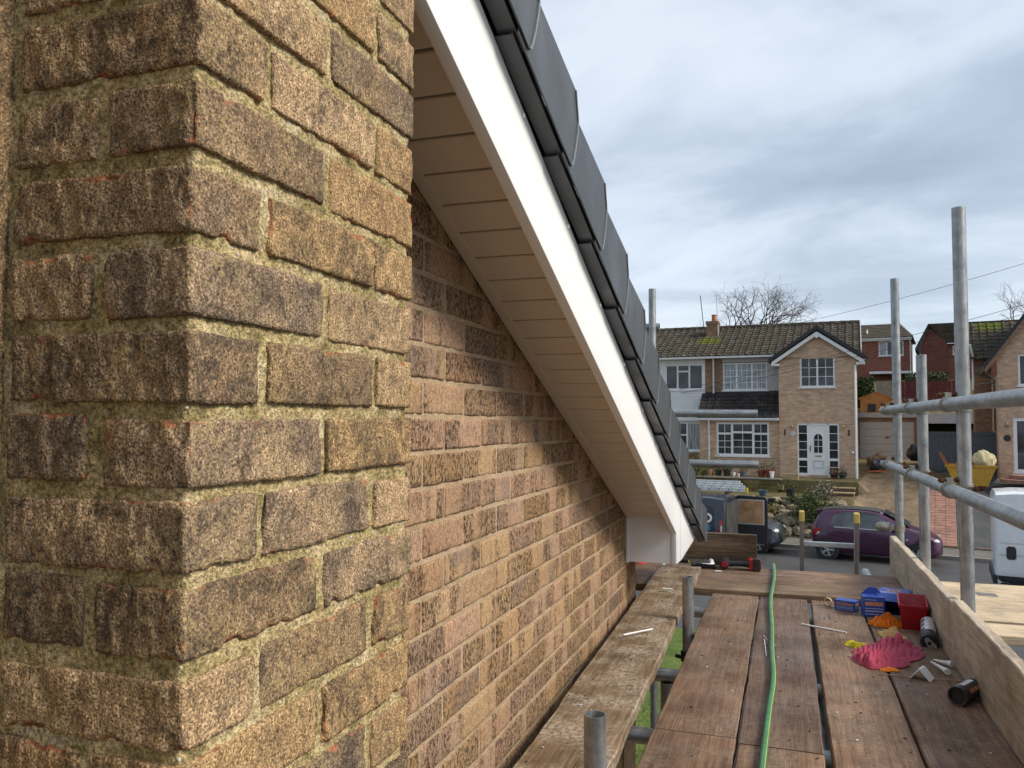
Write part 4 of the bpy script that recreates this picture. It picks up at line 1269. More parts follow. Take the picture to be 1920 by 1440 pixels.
mb = MB(); mb.box(-0.10, 0.10, -0.05, 0.05, 0, 0.04); s2 = None
for i in range(18):
    if s2 is None:
        o = mb.build('brick', M_SETT, bp, bevel=0.006); s2 = o.data
    else:
        o = obj_from('brick', s2, bp)
    o.location = (4.95 + i * 0.208, -5.50, -0.270)

# ================================================================== BUILDING KIT
M_FB = mat_farbrick('buff_facing_brick', (0.56, 0.375, 0.255), (0.47, 0.305, 0.200), (0.57, 0.45, 0.34))
M_FB2 = mat_farbrick('brown_facing_brick', (0.27, 0.170, 0.105), (0.21, 0.125, 0.080), (0.30, 0.22, 0.15))
M_FBR = mat_farbrick('red_facing_brick', (0.26, 0.098, 0.066), (0.205, 0.070, 0.048), (0.26, 0.15, 0.11))
M_FBD = mat_farbrick('dark_red_facing_brick', (0.165, 0.058, 0.045), (0.13, 0.046, 0.036), (0.17, 0.09, 0.07))
M_REND = pm('white_render', (0.74, 0.74, 0.73), 0.8, var=0.05, scale=2, dirt=0.06)
M_GREY = pm('pale_grey_panel', (0.46, 0.46, 0.45), 0.6, var=0.06)
M_CURT = pm('net_curtain', (0.48, 0.52, 0.54), 0.9, var=0.25, scale=14)
M_ROOM = pm('dark_room', (0.035, 0.033, 0.03), 0.9, var=0.5, scale=2)
M_BLKT = pm('black_verge', (0.020, 0.022, 0.026), 0.6, var=0.3)


def mat_rooftile(name, cols, moss=0.0, mosspos=None):
    t = NT(name); o = t.obj()
    c = t.ramp(t.noise(o, 3.2, 5, 0.65), [(0.3, cols[0]), (0.5, cols[1]), (0.72, cols[2])])
    c = t.mix(1.0, c, t.ramp(t.noise(o, 26, 3, 0.7), [(0.3, 0.6), (0.7, 1.4)]), 'MULTIPLY')
    if moss:
        m = t.ramp(t.noise(o, 9, 5, 0.7), [(0.55, 0.0), (0.68, moss)])
        c = t.mix(m, c, (0.105, 0.110, 0.022))
    if mosspos:
        sx = t.n('ShaderNodeVectorMath', {0: o, 1: mosspos}, operation='DISTANCE').outputs['Value']
        m = t.ramp(t.math('ADD', t.math('MULTIPLY', sx, 0.85), t.math('MULTIPLY', t.noise(o, 5, 5, 0.7), 0.55)), [(0.62, 1.0), (0.86, 0.0)])
        c = t.mix(m, c, (0.090, 0.105, 0.014))
    return t.set(col=c, rough=0.92, spec=0.25)


def facade(mb, x0, x1, z0, z1, y, openings, depth=0.12):
    """wall sheet facing -y with rectangular openings and their reveals"""
    xs = sorted({x0, x1} | {o[0] for o in openings} | {o[1] for o in openings}); zs_ = sorted({z0, z1} | {o[2] for o in openings} | {o[3] for o in openings})
    for a, b in zip(xs, xs[1:]):
        for c, d in zip(zs_, zs_[1:]):
            if any(o[0] <= a and b <= o[1] and o[2] <= c and d <= o[3] for o in openings):
                continue
            mb.add([(a, y, c), (b, y, c), (b, y, d), (a, y, d)], [(0, 1, 2, 3)])
    for a, b, c, d in openings:
        mb.add([(a, y, c), (b, y, c), (b, y, d), (a, y, d), (a, y + depth, c), (b, y + depth, c), (b, y + depth, d), (a, y + depth, d)], [(0, 4, 5, 1), (1, 5, 6, 2), (2, 6, 7, 3), (3, 7, 4, 0)])
    return mb


def window(root, x0, x1, z0, z1, y, cols=(0.5, 0.5), tops=None, bars=None, curtain=None, sill=True, fw=0.065, name='window'):
    """upvc window: frame set 5 cm into the opening, a pane in each light, glazing bars"""
    wob = empty(name); wob.parent = root; wob.location = (x0, y, z0)
    W, Hh = x1 - x0, z1 - z0
    mb = MB(); f = fw
    mb.box(0, W, 0.03, 0.10, 0, f); mb.box(0, W, 0.03, 0.10, Hh - f, Hh); mb.box(0, f, 0.03, 0.10, f, Hh - f); mb.box(W - f, W, 0.03, 0.10, f, Hh - f)
    tot = sum(cols); x = 0; lights = []
    for i, c in enumerate(cols):
        w = (W) * c / tot; xa = x + (f if i == 0 else f * 0.55); xb = x + w - (f if i == len(cols) - 1 else f * 0.55)
        if i < len(cols) - 1:
            mb.box(x + w - f * 0.55, x + w + f * 0.55, 0.032, 0.098, f, Hh - f)
        tp = tops[i] if tops else 0
        if tp:
            zt = Hh * (1 - tp); mb.box(xa, xb, 0.034, 0.096, zt - f * 0.5, zt + f * 0.5)
            lights += [(xa, xb, f, zt - f * 0.5), (xa, xb, zt + f * 0.5, Hh - f)]
        else:
            lights.append((xa, xb, f, Hh - f))
        x += w
    mb.build('frame', M_WHITE, wob)
    for j, (a, b, c, d) in enumerate(lights):
        mb = MB(); mb.box(a, b, 0.066, 0.074, c, d); mb.build('pane', M_CURTG if curtain and (curtain is True or j in curtain) else M_GLASS, wob)
        nb = bars[min(j, len(bars) - 1)] if bars else None
        if nb:
            mb = MB(); g = 0.011
            for k in range(1, nb[0]):
                xx = a + (b - a) * k / nb[0]; mb.box(xx - g, xx + g, 0.056, 0.0655, c, d)
            for k in range(1, nb[1]):
                zz_ = c + (d - c) * k / nb[1]; mb.box(a, b, 0.057, 0.0650, zz_ - g, zz_ + g)
            mb.build('glazing_bar', M_WHITE, wob)
    if sill:
        mb = MB(); mb.box(-0.05, W + 0.05, -0.06, 0.10, -0.05, -0.002); mb.build('sill', M_WHITE, wob)
    return wob


t = NT('curtained_glass'); o_ = t.obj(); w_ = t.noise(t.vmul(o_, (1, 0.1, 0.08)), 26, 3)
M_CURTG = t.set(col=t.ramp(w_, [(0.35, (0.13, 0.155, 0.17)), (0.6, (0.40, 0.43, 0.44))]), rough=0.10, spec=0.6)


def tiles(root, name, x0, x1, y0, z0, y1, z1, mat, pw=0.30, gauge=0.32, clip=None, seed=0):
    """interlocking tiles from eaves (y0,z0) to ridge (y1,z1), each with a roll and a lap step"""
    L = math.hypot(y1 - y0, z1 - z0); d = Vector((0, (y1 - y0) / L, (z1 - z0) / L)); n = Vector((0, -d.z, d.y))
    nr_ = max(1, int(round(L / gauge))); nc = max(1, int(round((x1 - x0) / pw))); g = L / nr_; w = (x1 - x0) / nc
    rr = random.Random(seed); mb = MB()
    for r_ in range(nr_):
        for c_i in range(nc):
            xa = x0 + c_i * w + (0.0 if True else 0)
            lift = 0.030 + rr.uniform(0, 0.008); s0 = r_ * g - 0.02; s1 = (r_ + 1) * g + 0.02
            if clip and clip(xa + w / 2, (r_ + 0.5) * g / L):
                continue
            prof = [(0.0, 0.0), (0.08, 0.030), (0.20, 0.042), (0.32, 0.030), (0.40, 0.0), (0.97, 0.0)]
            vs_ = []
            for s_, l_ in ((s0, lift), (s1, 0.004)):
                base = Vector((0, y0, z0)) + d * s_
                for a_, h_ in prof:
                    q = base + n * (l_ + h_); vs_.append((xa + a_ * w, q.y, q.z))
            m = len(prof)
            fs_ = [(i, i + 1, m + i + 1, m + i) for i in range(m - 1)]
            b0 = len(vs_)
            for a_, h_ in prof:
                q = Vector((0, y0, z0)) + d * s0; vs_.append((xa + a_ * w, q.y, q.z))
            fs_ += [(b0 + i, b0 + i + 1, i + 1, i) for i in range(m - 1)]
            mb.add(vs_, fs_)
    o = mb.build(name, mat, root); stuff(o)
    return o


def gutter_pipe(root, x, y, z1, z0, mat, r=0.034):
    mb = MB(); mb.tube([(x, y - 0.12, z1), (x, y - 0.10, z1 - 0.12), (x, y - 0.05, z1 - 0.25), (x, y - 0.05, z0)], r, 8); return mb.build('downpipe', mat, root, smooth=True)


# ================================================================== SEMI-DETACHED HOUSE OPPOSITE
BZ = 1.40
sh = tag(empty('semi_detached_house', FW(0, 0, BZ), R(-4.4)), 'semi-detached house with buff brick gabled porch wing, white rendered left half and tiled roof', 'house')
z_ = lambda z: z - BZ
WU, WL = (-0.66, 0.66, z_(5.02), z_(6.24)), (-0.79, 0.78, z_(1.47), z_(3.57))
mb = MB(); facade(mb, -1.48, 1.47, z_(1.30), z_(6.18), 0.0, [WU, WL])
mb.add([(-1.48, 0, z_(6.18)), (1.47, 0, z_(6.18)), (0, 0, z_(7.22))], [(0, 1, 2)])
mb.box(1.46, 1.469, 0.003, 8.0, z_(1.3), z_(6.2)); mb.box(-1.479, -1.47, 0.003, 1.3, z_(1.3), z_(6.2))
mb.build('wall', M_FB, sh)
mb = MB(); mb.box(-1.40, 1.40, 0.13, 0.16, z_(1.35), z_(6.25)); mb.build('room_lining', M_ROOM, sh)
window(sh, *WU, 0.0, cols=(0.5, 0.5), bars=[(2, 3), (2, 3)], curtain=None)
# front door with arched light and two side panels
dw = empty('front_door'); dw.parent = sh; dw.location = (0, 0, z_(1.47))
mb = MB()
for a, b in ((-0.79, -0.735), (0.725, 0.78), (-0.42, -0.34), (0.34, 0.42)):
    mb.box(a, b, 0.02, 0.10, 0, 2.10)
mb.box(-0.735, 0.725, 0.02, 0.10, 2.02, 2.10)
for a, b in ((-0.735, -0.42), (0.42, 0.725)):
    mb.box(a, b, 0.025, 0.095, 0.0, 0.10); mb.box(a, b, 0.025, 0.095, 0.60, 0.70)
mb.build('frame', M_WHITE, dw)
for a, b in ((-0.735, -0.42), (0.42, 0.725)):
    for c, d in ((0.10, 0.60), (0.70, 2.02)):
        mb = MB(); mb.box(a, b, 0.055, 0.065, c, d); mb.build('pane', M_GLASS, dw)
    mb = MB(); 
    for zz_ in (0.35, 1.03, 1.36, 1.69):
        mb.box(a, b, 0.044, 0.054, zz_ - 0.012, zz_ + 0.012)
    mb.build('glazing_bar', M_WHITE, dw)
mb = MB(); mb.box(-0.339, 0.339, 0.040, 0.09, 0.02, 2.019); leaf = mb.build('door_leaf', M_WHITE, dw)
arch = [(-0.155, 0.92), (0.155, 0.92)] + [(0.155 * math.cos(t), 1.50 + 0.175 * math.sin(t)) for t in np.linspace(0, math.pi, 12)]
mb = MB(); mb.prism(arch, 0.030, 0.0385, 'xz'); mb.build('pane', M_GLASS, leaf)
mb = MB(); mb.box(-0.01, 0.01, 0.022, 0.030, 0.92, 1.66); mb.box(-0.155, 0.155, 0.0225, 0.0295, 1.16, 1.18); mb.box(-0.155, 0.155, 0.0225, 0.0295, 1.42, 1.44); mb.build('glazing_bar', M_WHITE, leaf)
mb = MB()
for k in (0, 1):
    w0, w1, h0, h1 = (-0.20 + 0.05 * k, 0.20 - 0.05 * k, 0.28 + 0.045 * k, 0.62 - 0.045 * k)
    mb.box(w0, w1, 0.030, 0.039, h0, h0 + 0.014); mb.box(w0, w1, 0.030, 0.039, h1 - 0.014, h1); mb.box(w0, w0 + 0.014, 0.030, 0.039, h0 + 0.014, h1 - 0.014); mb.box(w1 - 0.014, w1, 0.030, 0.039, h0 + 0.014, h1 - 0.014)
mb.build('door_moulding', M_GREY, leaf)
M_BRASS = pm('brass', (0.45, 0.33, 0.12), 0.3, 0.8)
mb = MB(); mb.box(-0.125, 0.125, 0.028, 0.039, 0.76, 0.81); mb.build('letterbox', M_BRASS, leaf)
mb = MB(); mb.box(-0.31, -0.285, 0.015, 0.04, 0.98, 1.20); mb.build('handle', M_BLACK, leaf)
for x in (-0.98, 0.93):
    mb = MB(); mb.tube([(x, 0.0, z_(3.40)), (x, -0.12, z_(3.42)), (x, -0.13, z_(3.34))], 0.02, 6); mb.ball((x, -0.13, z_(3.44)), 0.055, 10, 6); mb.build('wall_lamp', M_BRASS, sh, smooth=True)
for x in (-1.26, 1.14):
    mb = MB(); mb.box(x - 0.025, x + 0.025, -0.03, -0.002, z_(3.08), z_(3.32)); mb.build('wall_ornament', M_BLACK, sh)
mb = MB(); mb.lathe([(0.10, -0.03), (0.11, -0.004)], (-0.97, 0, z_(3.14)), 'y', 16); mb.build('house_number_plate', M_CURT, sh, smooth=True)
mb = MB(); mb.ball((1.28, -0.05, z_(2.42)), 0.06, 10, 6); mb.build('outside_tap', M_WHITE, sh, smooth=True)
# wing gable roof
mb = MB()
for s in (-1, 1):
    mb.prism([(s * 1.74, z_(6.06)), (0, z_(7.26)), (0, z_(7.10)), (s * 1.74, z_(5.90))], -0.20, -0.165, 'xz')
    mb.box(*(sorted((s * 1.44, s * 1.76))), -0.165, 0.05, z_(5.90), z_(5.99))
mb.lathe([(0.07, -0.23), (0.07, -0.20)], (0, 0, z_(7.06)), 'y', 12)
mb.build('bargeboard', M_WHITE, sh)
mb = MB()
for s in (-1, 1):
    mb.prism([(s * 1.86, z_(6.04)), (0, z_(7.33)), (0, z_(7.50)), (s * 1.86, z_(6.19))], -0.27, 3.2, 'xz')
mb.build('wing_roof', M_BLKT, sh)
# main block
my = 1.2
W2 = (-6.42, -4.74, z_(5.03), z_(6.16)); W3 = (-3.90, -2.04, z_(4.98), z_(6.17)); W4 = (-6.10, -4.77, z_(2.34), z_(3.60))
mb = MB(); facade(mb, -12.5, -4.66, z_(1.25), z_(6.42), my, [W2, W4]); mb.build('wall', M_REND, sh)
mb = MB(); mb.box(-12.5, -4.67, my - 0.03, my - 0.004, z_(1.25), z_(2.25)); mb.build('wall', M_FB2, sh)
mb = MB(); facade(mb, -4.66, -1.485, z_(4.4), z_(6.42), my, [W3]); mb.build('wall', M_FB2, sh)
mb = MB(); mb.box(-2.02, -1.486, my - 0.03, my - 0.003, z_(4.95), z_(6.30)); mb.build('wall_panel', M_GREY, sh)
mb = MB(); mb.box(-3.92, -1.486, my - 0.05, my - 0.003, z_(6.20), z_(6.36)); mb.build('window_head', M_GREY, sh)
mb = MB(); mb.box(-12.4, -1.5, my + 0.13, my + 0.17, z_(1.3), z_(6.4)); mb.build('room_lining', M_ROOM, sh)
mb = MB()
for i in range(9):
    z0_ = z_(3.86) + i * 0.125; mb.prism([(my - 0.018, z0_), (my - 0.005, z0_ + 0.123), (my - 0.003, z0_)], -12.5, -4.71, 'yz')
mb.build('cladding', M_REND, sh)
mb = MB(); mb.box(-8, -4.68, my - 0.10, my - 0.004, z_(3.66), z_(3.84)); mb.build('fascia', M_WHITE, sh)
window(sh, *W2, my, cols=(0.36, 0.34, 0.40), tops=(0, 0.28, 0), curtain=None)
window(sh, *W3, my, cols=(0.33, 0.36, 0.36), bars=[(2, 4), (3, 4), (3, 4)], curtain=True)
window(sh, *W4, my, cols=(0.48, 0.52), tops=(0.45, 0), curtain=(2,))
mb = MB(); mb.box(-12.7, -1.5, my - 0.42, my - 0.30, z_(6.36), z_(6.47)); mb.build('gutter', M_WHITE, sh, bevel=0.02)
mb = MB(); mb.box(-12.7, -1.5, my - 0.30, my - 0.02, z_(6.37), z_(6.42)); mb.build('eaves_soffit', M_WHITE, sh)
gutter_pipe(sh, -4.28, my - 0.06, z_(6.40), z_(4.85), M_WHITE)
M_RT = mat_rooftile('mottled_brown_roof_tile', [(0.030, 0.025, 0.018), (0.062, 0.052, 0.038), (0.125, 0.105, 0.075)], 0.2, (-4.7, 2.75, z_(7.35)))
ye, ze, yr, zr = my - 0.42, z_(6.46), 4.7, z_(8.10)
mb = MB(); mb.add([(-12.7, ye, ze), (1.62, ye, ze), (1.62, yr, zr), (-12.7, yr, zr), (1.62, 8.6, ze), (-12.7, 8.6, ze)], [(0, 1, 2, 3), (3, 2, 4, 5)])
mb.add([(1.60, ye, ze), (1.60, 8.6, ze), (1.60, yr, zr)], [(0, 1, 2)])
roof_o = mb.build('roof', M_BLKT, sh)


def clip_wing(x, f):                        # leave out the tiles under the wing roof
    z = ze + (zr - ze) * f
    return abs(x) < 1.9 and z < z_(7.28) - abs(x) * 0.70


tiles(roof_o, 'roof_tile', -9.3, 1.62, ye, ze, yr, zr, M_RT, 0.30, 0.33, clip_wing, 1)
mb = MB()
for i in range(26):
    x = -9.3 + i * 0.42; mb.lathe([(0.10, x), (0.115, x + 0.02), (0.10, x + 0.42)], (0, yr, zr + 0.02), 'x', 8)
ri = mb.build('ridge_tile', M_RT, roof_o); stuff(ri)
mb = MB(); mb.prism([(ye, ze - 0.05), (yr, zr - 0.05), (yr, zr + 0.09), (ye, ze + 0.09)], 1.625, 1.66, 'yz'); mb.build('verge', pm('pale_verge', (0.42, 0.43, 0.42), 0.8), roof_o)
# chimney stack
mb = MB(); mb.box(-4.96, -4.45, 3.45, 3.95, z_(7.3), z_(8.18)); mb.box(-5.00, -4.41, 3.41, 3.99, z_(8.18), z_(8.32)); chs = mb.build('chimney', M_FB2, roof_o)
mb = MB(); mb.lathe([(0.11, z_(8.32)), (0.12, z_(8.36)), (0.10, z_(8.58)), (0.125, z_(8.60)), (0.12, z_(8.64)), (0.09, z_(8.64))], (-4.65, 3.7, 0), 'z', 12); mb.build('chimney_pot', pm('terracotta', (0.42, 0.15, 0.07), 0.85), chs, smooth=True)
mb = MB(); mb.prism([(-5.10, z_(7.36)), (-4.32, z_(7.36)), (-4.38, z_(7.58)), (-5.04, z_(7.58))], 3.36, 3.44, 'xz'); mb.build('lead_flashing', pm('lead', (0.36, 0.38, 0.40), 0.6, 0.3), chs)
for x0_, lean, zt in ((-5.02, -0.22, 9.55), (-4.42, -0.08, 9.6)):
    mb = MB(); mb.tube([(x0_, 3.45, z_(7.4)), (x0_ + lean, 3.45, z_(zt))], 0.018, 6); mb.build('aerial', M_GREY if lean > -0.1 else M_BLACK, chs)
# lean-to porch and bay below
py = 0.10
WB = (-4.02, -1.88, z_(2.20), z_(3.60))
mb = MB(); facade(mb, -4.72, -1.485, z_(1.25), z_(3.72), py, [WB]); mb.box(-4.72, -4.70, py + 0.002, my, z_(1.25), z_(3.8)); mb.build('wall', M_FB2 if False else M_FB, sh)
mb = MB(); mb.box(-4.6, -1.6, py + 0.14, py + 0.17, z_(1.3), z_(3.7)); mb.build('room_lining', M_ROOM, sh)
window(sh, *WB, py, cols=(0.30, 0.40, 0.30), tops=(0.34, 0.30, 0.34), bars=[(2, 3), (2, 1), (2, 3), (2, 1), (2, 3), (2, 1)], curtain=None, fw=0.085)
mb = MB(); mb.box(-4.80, -1.49, py - 0.28, py - 0.16, z_(3.70), z_(3.80)); mb.box(-4.80, -1.49, py - 0.16, py - 0.003, z_(3.66), z_(3.74)); mb.build('gutter', M_WHITE, sh)
mb = MB(); mb.add([(-4.80, py - 0.26, z_(3.79)), (-1.49, py - 0.26, z_(3.79)), (-1.49, my - 0.01, z_(4.84)), (-4.60, my - 0.01, z_(4.84))], [(0, 1, 2, 3)]); lr = mb.build('porch_roof', M_BLKT, sh)
M_RT2 = mat_rooftile('dark_roof_tile', [(0.020, 0.018, 0.018), (0.042, 0.036, 0.034), (0.080, 0.066, 0.058)], 0.1)
tiles(lr, 'roof_tile', -4.78, -1.50, py - 0.27, z_(3.79), my - 0.03, z_(4.83), M_RT2, 0.30, 0.25, None, 2)
mb = MB(); mb.prism([(-4.66, z_(4.80)), (-1.5, z_(4.80)), (-1.5, z_(4.92)), (-4.60, z_(4.92))], my - 0.06, my - 0.032, 'xz'); mb.build('lead_flashing', M_BLKT, lr)
gutter_pipe(sh, -4.30, py - 0.10, z_(3.74), z_(1.3), M_WHITE)
mb = MB(); mb.tube([(1.78, -0.10, z_(6.12)), (1.64, -0.10, z_(5.98)), (1.40, -0.06, z_(5.84)), (1.40, -0.06, z_(0.98))], 0.045, 8); mb.build('downpipe', M_WHITE, sh, smooth=True)

# ================================================================== OTHER BUILDINGS
# garage beside the house
gr_ = tag(empty('garage', FW(0.2, 9, 1.84), FA), 'flat-roofed garage with pale grey sectional door at the top of the gravel drive', 'garage')
mb = MB(); facade(mb, 0.2, 3.2, 0, 2.05, 0, [(0.55, 2.95, 0.0, 1.84)]); mb.box(3.19, 3.2, 0.003, 5, 0, 2.05); mb.build('wall', M_FB2, gr_)
gd = empty('garage_door'); gd.parent = gr_; gd.location = (0.55, 0.06, 0)
for i in range(5):
    mb = MB(); mb.box(0.0, 2.40, 0, 0.03, i * 0.368 + 0.004, (i + 1) * 0.368 - 0.004); mb.build('door_panel', M_GREY, gd, bevel=0.01)
mb = MB(); mb.box(1.15, 1.30, -0.03, 0, 1.02, 1.08); mb.build('handle', M_BLACK, gd)
mb = MB(); mb.box(-0.5, 3.4, -0.12, 5.2, 2.03, 2.26); mb.build('fascia', pm('grey_fascia', (0.40, 0.41, 0.41), 0.7), gr_)
cp_ = tag(empty('carport', FW(3.6, 9.2, 1.84), FA), 'dark open carport with pale flat fascia behind the grey gate', 'carport')
mb = MB(); mb.box(0.0, 2.6, -0.1, 5, 1.75, 2.22); mb.build('fascia', pm('pale_fascia', (0.50, 0.51, 0.52), 0.7), cp_)
for x in (0.05, 2.5):
    mb = MB(); mb.box(x, x + 0.10, 0, 0.10, 0, 1.75); mb.build('post', M_FB2, cp_)
mb = MB(); mb.box(0, 2.6, 4.9, 5, 0, 1.75); mb.build('back_panel', M_ROOM, cp_)

# orange shed
M_SHED = mat_wood('orange_stained_boards', [(0.28, 0.10, 0.022), (0.42, 0.165, 0.040), (0.52, 0.22, 0.06)], streak=0.1, speck=0.0)
sd = tag(empty('garden_shed', FW(1.07, 15, 4.05), FA), 'small orange stained garden shed with pitched roof behind the garage', 'shed')
for i in range(10):
    z0_ = i * 0.10; w = 0.80
    top = z0_ + 0.098
    mb = MB(); mb.box(-w, w, -0.012, 0.0, z0_, top); mb.build('board', M_SHED, sd)
mb = MB(); mb.prism([(-0.80, 0.99), (0.80, 0.99), (0.05, 1.30)], -0.012, 0.0, 'xz'); mb.box(-0.80, 0.80, 0.0, 1.6, 0, 0.98); mb.build('wall', M_SHED, sd)
mb = MB()
for s in (-1, 1):
    mb.prism([(s * 0.90, 0.92), (0.05 if s < 0 else 0.05, 1.33), (0.05, 1.28), (s * 0.90, 0.87)], -0.08, 1.7, 'xz')
mb.build('roof', M_SHED, sd)
mb = MB(); mb.box(-0.42, 0.0, -0.03, -0.014, 0.18, 0.62); mb.build('window', M_ROOM, sd)

# fences
def fence(label, u0, u1, v, z0, z1, mat, n, name='panel_fence'):
    r = tag(empty(name, FW(u0, v, z0), FA), label, 'fence')
    w = (u1 - u0) / n
    for i in range(n):
        mb = MB(); mb.box(i * w + 0.006, (i + 1) * w - 0.006, -0.012 + (0.012 if i % 2 else 0), 0.010, 0, z1 - z0 + random.uniform(-0.02, 0.02)); mb.build('board', mat, r)
    return r


M_FRED = pm('dark_red_fence', (0.115, 0.022, 0.022), 0.85, var=0.3, scale=5); M_FTAN = pm('weathered_fence', (0.26, 0.21, 0.16), 0.9, var=0.25, scale=5)
fence('dark red board fence on the slope behind the garages', 2.1, 5.6, 20, 4.9, 6.15, M_FRED, 14)
fence('weathered tan board fence beside the red fence, above the shed', 0.75, 2.08, 20, 4.9, 6.15, M_FTAN, 6)
hd_ = tag(empty('hedge', FW(2.3, 22, 5.3), FA), 'dark hedge showing above the red fence', 'hedge')


def leaves(mb, n, fn, size, seed):
    rr = random.Random(seed)
    for i in range(n):
        p = Vector(fn(rr)); s = size * rr.uniform(0.6, 1.5)
        a = Vector((rr.uniform(-1, 1), rr.uniform(-1, 1), rr.uniform(-1, 1))).normalized(); b = a.orthogonal().normalized(); c = a.cross(b)
        k = len(mb.v); mb.v += [tuple(p + b * s), tuple(p + c * s * 0.55), tuple(p - b * s), tuple(p - c * s * 0.55)]; mb.f.append((k, k + 1, k + 2, k + 3))


def mat_leaf(name, stops, scale=4):
    t = NT(name); return t.set(col=t.ramp(t.noise(t.pos(), scale, 5, 0.7), stops), rough=0.65, spec=0.3)


M_LEAF = mat_leaf('dark_green_leaf', [(0.3, (0.020, 0.036, 0.010)), (0.5, (0.045, 0.070, 0.018)), (0.7, (0.085, 0.100, 0.030))])
M_LEAFR = mat_leaf('green_and_bronze_leaf', [(0.3, (0.022, 0.038, 0.010)), (0.5, (0.060, 0.082, 0.020)), (0.62, (0.105, 0.110, 0.032)), (0.74, (0.20, 0.085, 0.045))], 5)
M_LEAFY = mat_leaf('yellow_green_leaf', [(0.3, (0.07, 0.08, 0.015)), (0.6, (0.17, 0.15, 0.035)), (0.75, (0.22, 0.13, 0.05))], 5)
M_BARK = pm('grey_bark', (0.105, 0.088, 0.078), 0.95, var=0.25, scale=3)
mb = MB(); leaves(mb, 2600, lambda r: (r.uniform(0, 2.4), r.uniform(-0.4, 0.4), r.uniform(0.0, 1.35) + 0.15 * math.sin(r.random() * 9)), 0.07, 3); mb.build('foliage', M_LEAF, hd_)
mb = MB(); mb.tube([(1.2, 0, -0.5), (1.2, 0, 0.8)], 0.05, 6); mb.build('stem', M_BARK, hd_)
eb = tag(empty('dark_hedge', FW(0.05, 17.5, 4.3), FA), 'tall dark evergreen hedge between porch wing and weathered fence', 'hedge')
mb = MB(); leaves(mb, 3000, lambda r: (r.uniform(-0.6, 0.75), r.uniform(-0.5, 0.5), r.uniform(0, 2.0)), 0.08, 9); mb.build('foliage', M_LEAF, eb)
mb = MB(); mb.tube([(0, 0, -0.3), (0, 0, 1.6)], 0.06, 6); mb.build('stem', M_BARK, eb)

# red house on the hill, hipped roof
b1 = tag(empty('red_brick_house', FW(-1.6, 30, 6.7), FA), 'red brick house with brown hipped roof behind the semi-detached house', 'house')
zb = lambda z: z - 6.7
wA = (1.86, 3.50, zb(8.52), zb(9.58))
mb = MB(); facade(mb, 0.0, 3.90, 0, zb(9.75), 0, [wA]); mb.box(3.885, 3.899, 0.003, 6, 0, zb(9.75)); mb.build('wall', M_FBR, b1)
mb = MB(); mb.box(0.2, 3.8, 0.14, 0.18, 0, zb(9.7)); mb.build('room_lining', M_ROOM, b1)
window(b1, *wA, 0, cols=(0.33, 0.33, 0.33), curtain=(0,))
mb = MB(); mb.box(-0.4, 4.05, -0.30, -0.18, zb(9.72), zb(9.84)); mb.box(-0.4, 4.05, -0.18, -0.003, zb(9.62), zb(9.74)); mb.build('gutter', M_WHITE, b1)
M_RT3 = mat_rooftile('brown_grey_roof', [(0.036, 0.030, 0.022), (0.070, 0.058, 0.040), (0.105, 0.085, 0.055)], 0.3)
mb = MB(); mb.add([(-3, -0.35, zb(9.83)), (4.15, -0.35, zb(9.83)), (3.10, 2.9, zb(11.15)), (-3, 2.9, zb(11.15)), (4.15, 6.2, zb(9.83)), (-3, 6.2, zb(9.83))], [(0, 1, 2, 3), (1, 4, 2), (3, 2, 4, 5)]); r_ = mb.build('roof', M_RT3, b1)
mb = MB()
for i in range(9):
    f = i / 9; mb.prism([(-0.35 + 3.25 * f, zb(9.835) + 1.32 * f), (-0.35 + 3.25 * f + 0.36, zb(9.835) + 1.32 * f + 0.145), (-0.35 + 3.25 * f + 0.36, zb(9.835) + 1.32 * f + 0.165), (-0.35 + 3.25 * f, zb(9.835) + 1.32 * f + 0.05)], -3, 4.13 - 1.03 * f, 'yz')
o = mb.build('roof_tile', M_RT3, r_); stuff(o)
mb = MB(); mb.tube([(1.06, 0.6, zb(10.0)), (1.06, 0.6, zb(10.55))], 0.06, 8); mb.box(0.90, 1.22, 0.5, 0.7, zb(9.95), zb(10.10)); mb.build('vent_pipe', M_WHITE, r_)
mb = MB(); mb.tube([(3.92, -0.25, zb(9.74)), (3.95, -0.06, zb(9.45)), (3.95, -0.06, 0)], 0.04, 8); mb.build('downpipe', M_WHITE, b1)
mb = MB(); mb.box(1.3, 4.1, -1.2, 0, zb(7.15), zb(7.32)); mb.build('white_wall_cap', M_REND, b1)

# darker brick house, gable to the street
b2 = tag(empty('dark_brick_house', FW(3.05, 28, 6.5), FA), 'dark red brick house with black gable verge right of the hipped house', 'house')
zc_ = lambda z: z - 6.5
mb = MB(); mb.add([(0, 0, 0), (1.62, 0, 0), (1.62, 0, zc_(9.15)), (0.55, 0, zc_(10.22)), (0, 0, zc_(8.9))], [(0, 1, 2, 3, 4)]); mb.box(0, 0.012, 0.003, 6, 0, zc_(8.8)); mb.build('wall', M_FBD, b2)
wz = (1.95, 2.6, zc_(8.35), zc_(8.95))
mb = MB(); facade(mb, 1.621, 6.0, 0, zc_(9.1), 0.35, [wz]); mb.build('wall', M_FBR, b2)
mb = MB(); mb.box(1.7, 5.5, 0.5, 0.52, 0, zc_(9.1)); mb.build('room_lining', M_ROOM, b2)
window(b2, *wz, 0.35, cols=(0.5, 0.5))
mb = MB(); mb.prism([(-0.32, zc_(8.55)), (0.52, zc_(10.28)), (0.52, zc_(10.50)), (-0.34, zc_(8.78))], -0.3, 6, 'xz'); mb.build('verge', M_BLKT, b2)
